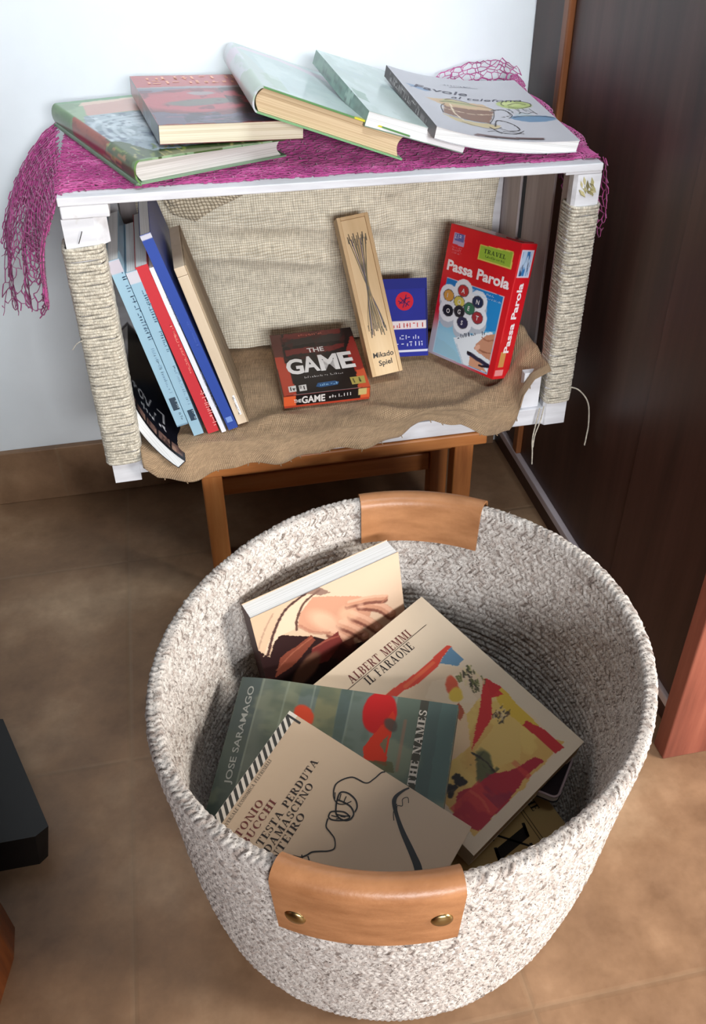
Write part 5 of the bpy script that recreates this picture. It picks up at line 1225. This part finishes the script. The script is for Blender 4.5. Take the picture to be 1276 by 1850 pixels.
# cream paperback with the striped border and ink line drawing
w, h = .1131, .1760
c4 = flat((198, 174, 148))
def d4b(m_):
    X = lambda u: (u-.5)*w; Y = lambda v: h/2-(1-v)*.1872
    shape(m_, [(X(0), Y(.957)), (X(1), Y(.957)), (X(1), Y(1)), (X(0), Y(1))], (214, 206, 194))
    n = 17; sl = .055
    for i in range(1, n): shape(m_, [(X((i+.05)/n-sl), Y(.957)), (X((i+.55)/n-sl), Y(.957)), (X((i+.55)/n), Y(.999)), (X((i+.05)/n), Y(.999))], (60, 58, 54), .0003)
    shape(m_, [(X(.955), Y(.925)), (X(.972), Y(.925)), (X(.972), Y(.999)), (X(.955), Y(.999))], (52, 50, 48), .00032)
    text(m_, serif_polys('UNIVERSALE ECONOMICA FELTRINELLI', .15, .06), (X(.02), Y(.930)), .012, .0028, (92, 84, 76), .60*w)
    for s_, v0, u0, u1, col in (('ANTONIO', .856, -.085, .345, (104, 48, 44)), ('TABUCCHI', .812, -.10, .395, (104, 48, 44)), ('LA TESTA PERDUTA', .758, -.055, .80, (44, 34, 30)), ('DI DAMASCENO', .7165, -.045, .635, (44, 34, 30)), ('MONTEIRO', .675, -.095, .43, (44, 34, 30))):
        text(m_, serif_polys(s_, .18), (X(u0), Y(v0)), 0, .0059, col, (u1-u0)*w)
    ink = (30, 26, 26)
    q = lambda L: [(X(a), Y(b)) for a, b in L]
    stroke(m_, q([(.999, .49), (.975, .503), (.91, .515), (.855, .535), (.835, .60), (.74, .640), (.66, .625), (.625, .595), (.645, .565), (.69, .545)]), [.0012, .001, .0012, .0009, .0008], ink)
    stroke(m_, q([(.645, .60), (.655, .570), (.655, .535), (.625, .508), (.575, .510), (.548, .535), (.555, .568), (.60, .588), (.645, .600), (.70, .605), (.725, .575), (.715, .535), (.68, .512), (.64, .508)]), .0013, ink)
    stroke(m_, q([(.555, .572), (.575, .54), (.60, .515)]), .0011, ink); stroke(m_, q([(.51, .592), (.545, .595), (.57, .58), (.60, .545), (.59, .515), (.55, .53), (.51, .57), (.51, .592)]), .0012, ink)
    for a, b in (((.64, .61), (.68, .625)), ((.645, .59), (.695, .60)), ((.65, .57), (.70, .575)), ((.55, .545), (.53, .56)), ((.575, .53), (.56, .55)), ((.53, .585), (.545, .56))): stroke(m_, q([a, ((a[0]+b[0])/2, (a[1]+b[1])/2), b]), .0008, ink, n=6)
    stroke(m_, q([(.50, .59), (.448, .578), (.43, .55), (.41, .52), (.36, .50), (.32, .515), (.285, .545), (.252, .57), (.215, .582), (.18, .60), (.16, .63), (.14, .62)]), [.0012, .001, .0013, .001], ink)
    stroke(m_, q([(.20, .60), (.17, .58), (.19, .56), (.215, .575)]), .001, ink)
    stroke(m_, q([(.995, .366), (.95, .383), (.88, .395), (.82, .375), (.72, .305), (.62, .215), (.55, .16), (.42, .10)]), [.0012, .0020, .0036, .0030, .0048, .0062, .0060], ink)
    stroke(m_, q([(.90, .335), (.93, .35), (.90, .365), (.86, .352), (.84, .37), (.80, .355)]), .0006, ink); stroke(m_, q([(.85, .375), (.79, .37), (.74, .35)]), .0007, ink)
T1 = (.0989+(.1577-.0989)*1.2055, -.8486+(-.5103+.8486)*1.2055, .5839+(.0526-.5839)*1.2055)
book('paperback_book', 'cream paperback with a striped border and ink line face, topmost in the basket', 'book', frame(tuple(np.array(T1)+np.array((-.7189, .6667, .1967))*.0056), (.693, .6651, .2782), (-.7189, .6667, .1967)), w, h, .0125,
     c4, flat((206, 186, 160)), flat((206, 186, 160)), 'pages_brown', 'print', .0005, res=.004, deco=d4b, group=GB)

# yellowed book peeping out below the collage book
def d6(m_):
    stroke(m_, [(-.063, .066), (0, .066), (.063, .066)], .0006, (56, 44, 28)); shape(m_, [(-.0625, .0685), (.0625, .0685), (.0625, .0692), (-.0625, .0692)], (70, 56, 36))
    text(m_, serif_polys('THE', .2, .1), (.012, .076), 0, .0075, (44, 34, 26), .020)
    text(m_, serif_polys('X', .28, .08), (.030, .030), -.25, .034, (24, 20, 18), .032)
book('hardback_book', 'yellowed book with black lettering almost hidden under the collage book in the basket', 'book', frame((.2630, -.3990, -.1260), (.23, -.97, .0), (.97, .23, 0)), .125, .19, .052,
     flat((176, 146, 96)), flat((150, 120, 78)), flat((150, 120, 78)), 'pages_brown', 'print', .0012, over=.002, res=.006, deco=d6, group=GB)
# dark notebook with rounded pale edge
nbm = frame((.3470, -.3790, -.1000), (.78, -.62, .0), (.62, .78, .0))
nb = empty('notebook', 'dark notebook with a pale rounded edge under the right corner of the collage book', 'notebook', nbm)
def rrect(w_, h_, r_):
    P = []
    for cx_, cy_, a0 in ((w_/2-r_, h_/2-r_, 0), (-w_/2+r_, h_/2-r_, 90), (-w_/2+r_, -h_/2+r_, 180), (w_/2-r_, -h_/2+r_, 270)):
        P += [(cx_+r_*math.cos(math.radians(a0+k*18)), cy_+r_*math.sin(math.radians(a0+k*18))) for k in range(6)]
    return P
m_ = MB(); o_ = rrect(.075, .05, .006); prism(m_, o_, -.0009, 0, 2, lin(np.array((34, 26, 32))/255.)); prism(m_, o_, -.0075, -.0066, 2, lin(np.array((34, 26, 32))/255.)); m_.build('cover', M['print'], nb)
m_ = MB(); prism(m_, rrect(.0735, .0485, .0055), -.0065, -.001, 2); m_.build('page_block', M['pages_grey'], nb)
m_ = MB(); pr_ = [(x*.985, y*.985, .0006) for x, y in o_]; tube(m_, pr_+pr_[:1], .0012, 6, lin(np.array((176, 156, 160))/255.)); m_.build('edge_piping', M['print'], nb)

# ================================================================== furniture feet at the left edge of the view, plus unseen bodies added for shade
bl = empty('black_furniture', 'black furniture with a flat foot at the left edge and an added unseen shading body', 'furniture', loc=(-.2, -.25, FZ))
def taper(m_, bot, top, z0, z1):
    k = len(bot); V = [(x, y, z0) for x, y in bot]+[(x, y, z1) for x, y in top]
    m_.add(V, [list(range(k))[::-1], list(range(k, 2*k))]+[[i, (i+1) % k, k+(i+1) % k, k+i] for i in range(k)])
m_ = MB(); taper(m_, [(-.34, -.312), (-.108, -.311), (-.1005, -.304), (-.150, -.150), (-.34, -.10)], [(-.34, -.308), (-.104, -.307), (-.0925, -.298), (-.1475, -.155), (-.34, -.105)], FZ, FZ+.039)
o = m_.build('base', M['black']); o.parent = bl; o.matrix_parent_inverse = Matrix.Translation((.2, .25, -FZ))
m_ = MB(); box(m_, (-.62, -1.15, FZ+.05), (-.215, -.10, 0.60), bevel=.02); box(m_, (-.34, -.29, FZ+.0385), (-.22, -.16, FZ+.17), bevel=.006); o = m_.build('upright', M['black']); o.parent = bl; o.matrix_parent_inverse = Matrix.Translation((.2, .25, -FZ))  # unseen body added beyond the view to shade the left floor and wall
m_ = MB(); taper(m_, [(-.19, -.50), (-.137, -.46), (-.1245, -.40), (-.126, -.372), (-.145, -.345), (-.19, -.345)], [(-.20, -.50), (-.150, -.46), (-.1375, -.40), (-.139, -.372), (-.158, -.345), (-.20, -.345)], FZ, FZ+.30)
m2 = MB(); box(m2, (-.75, -1.3, -.12), (.02, -.735, .26), bevel=.01); box(m2, (-.75, -1.3, .255), (-.045, -.755, .54), bevel=.01); box(m2, (-.75, -.80, -.12), (-.196, -.345, .12), bevel=.01)  # unseen blocks added to keep light off the left floor and lower wall
for x_, y_ in ((-.72, -1.27), (-.04, -1.27), (-.04, -.80), (-.72, -.42)): box(m2, (x_, y_, FZ), (x_+.045, y_+.045, -.115), bevel=.003)
wf = empty('wooden_furniture', 'varnished brown wooden furniture leg at the lower left edge with added unseen shading blocks', 'furniture', loc=(-.17, -.42, FZ))
o = m2.build('frame', M['brown_leg']); o.parent = wf; o.matrix_parent_inverse = Matrix.Translation((.17, .42, -FZ))  # mesh of the added shading blocks, out of view
o = m_.build('leg', M['brown_leg']); o.parent = wf; o.matrix_parent_inverse = Matrix.Translation((.17, .42, -FZ))
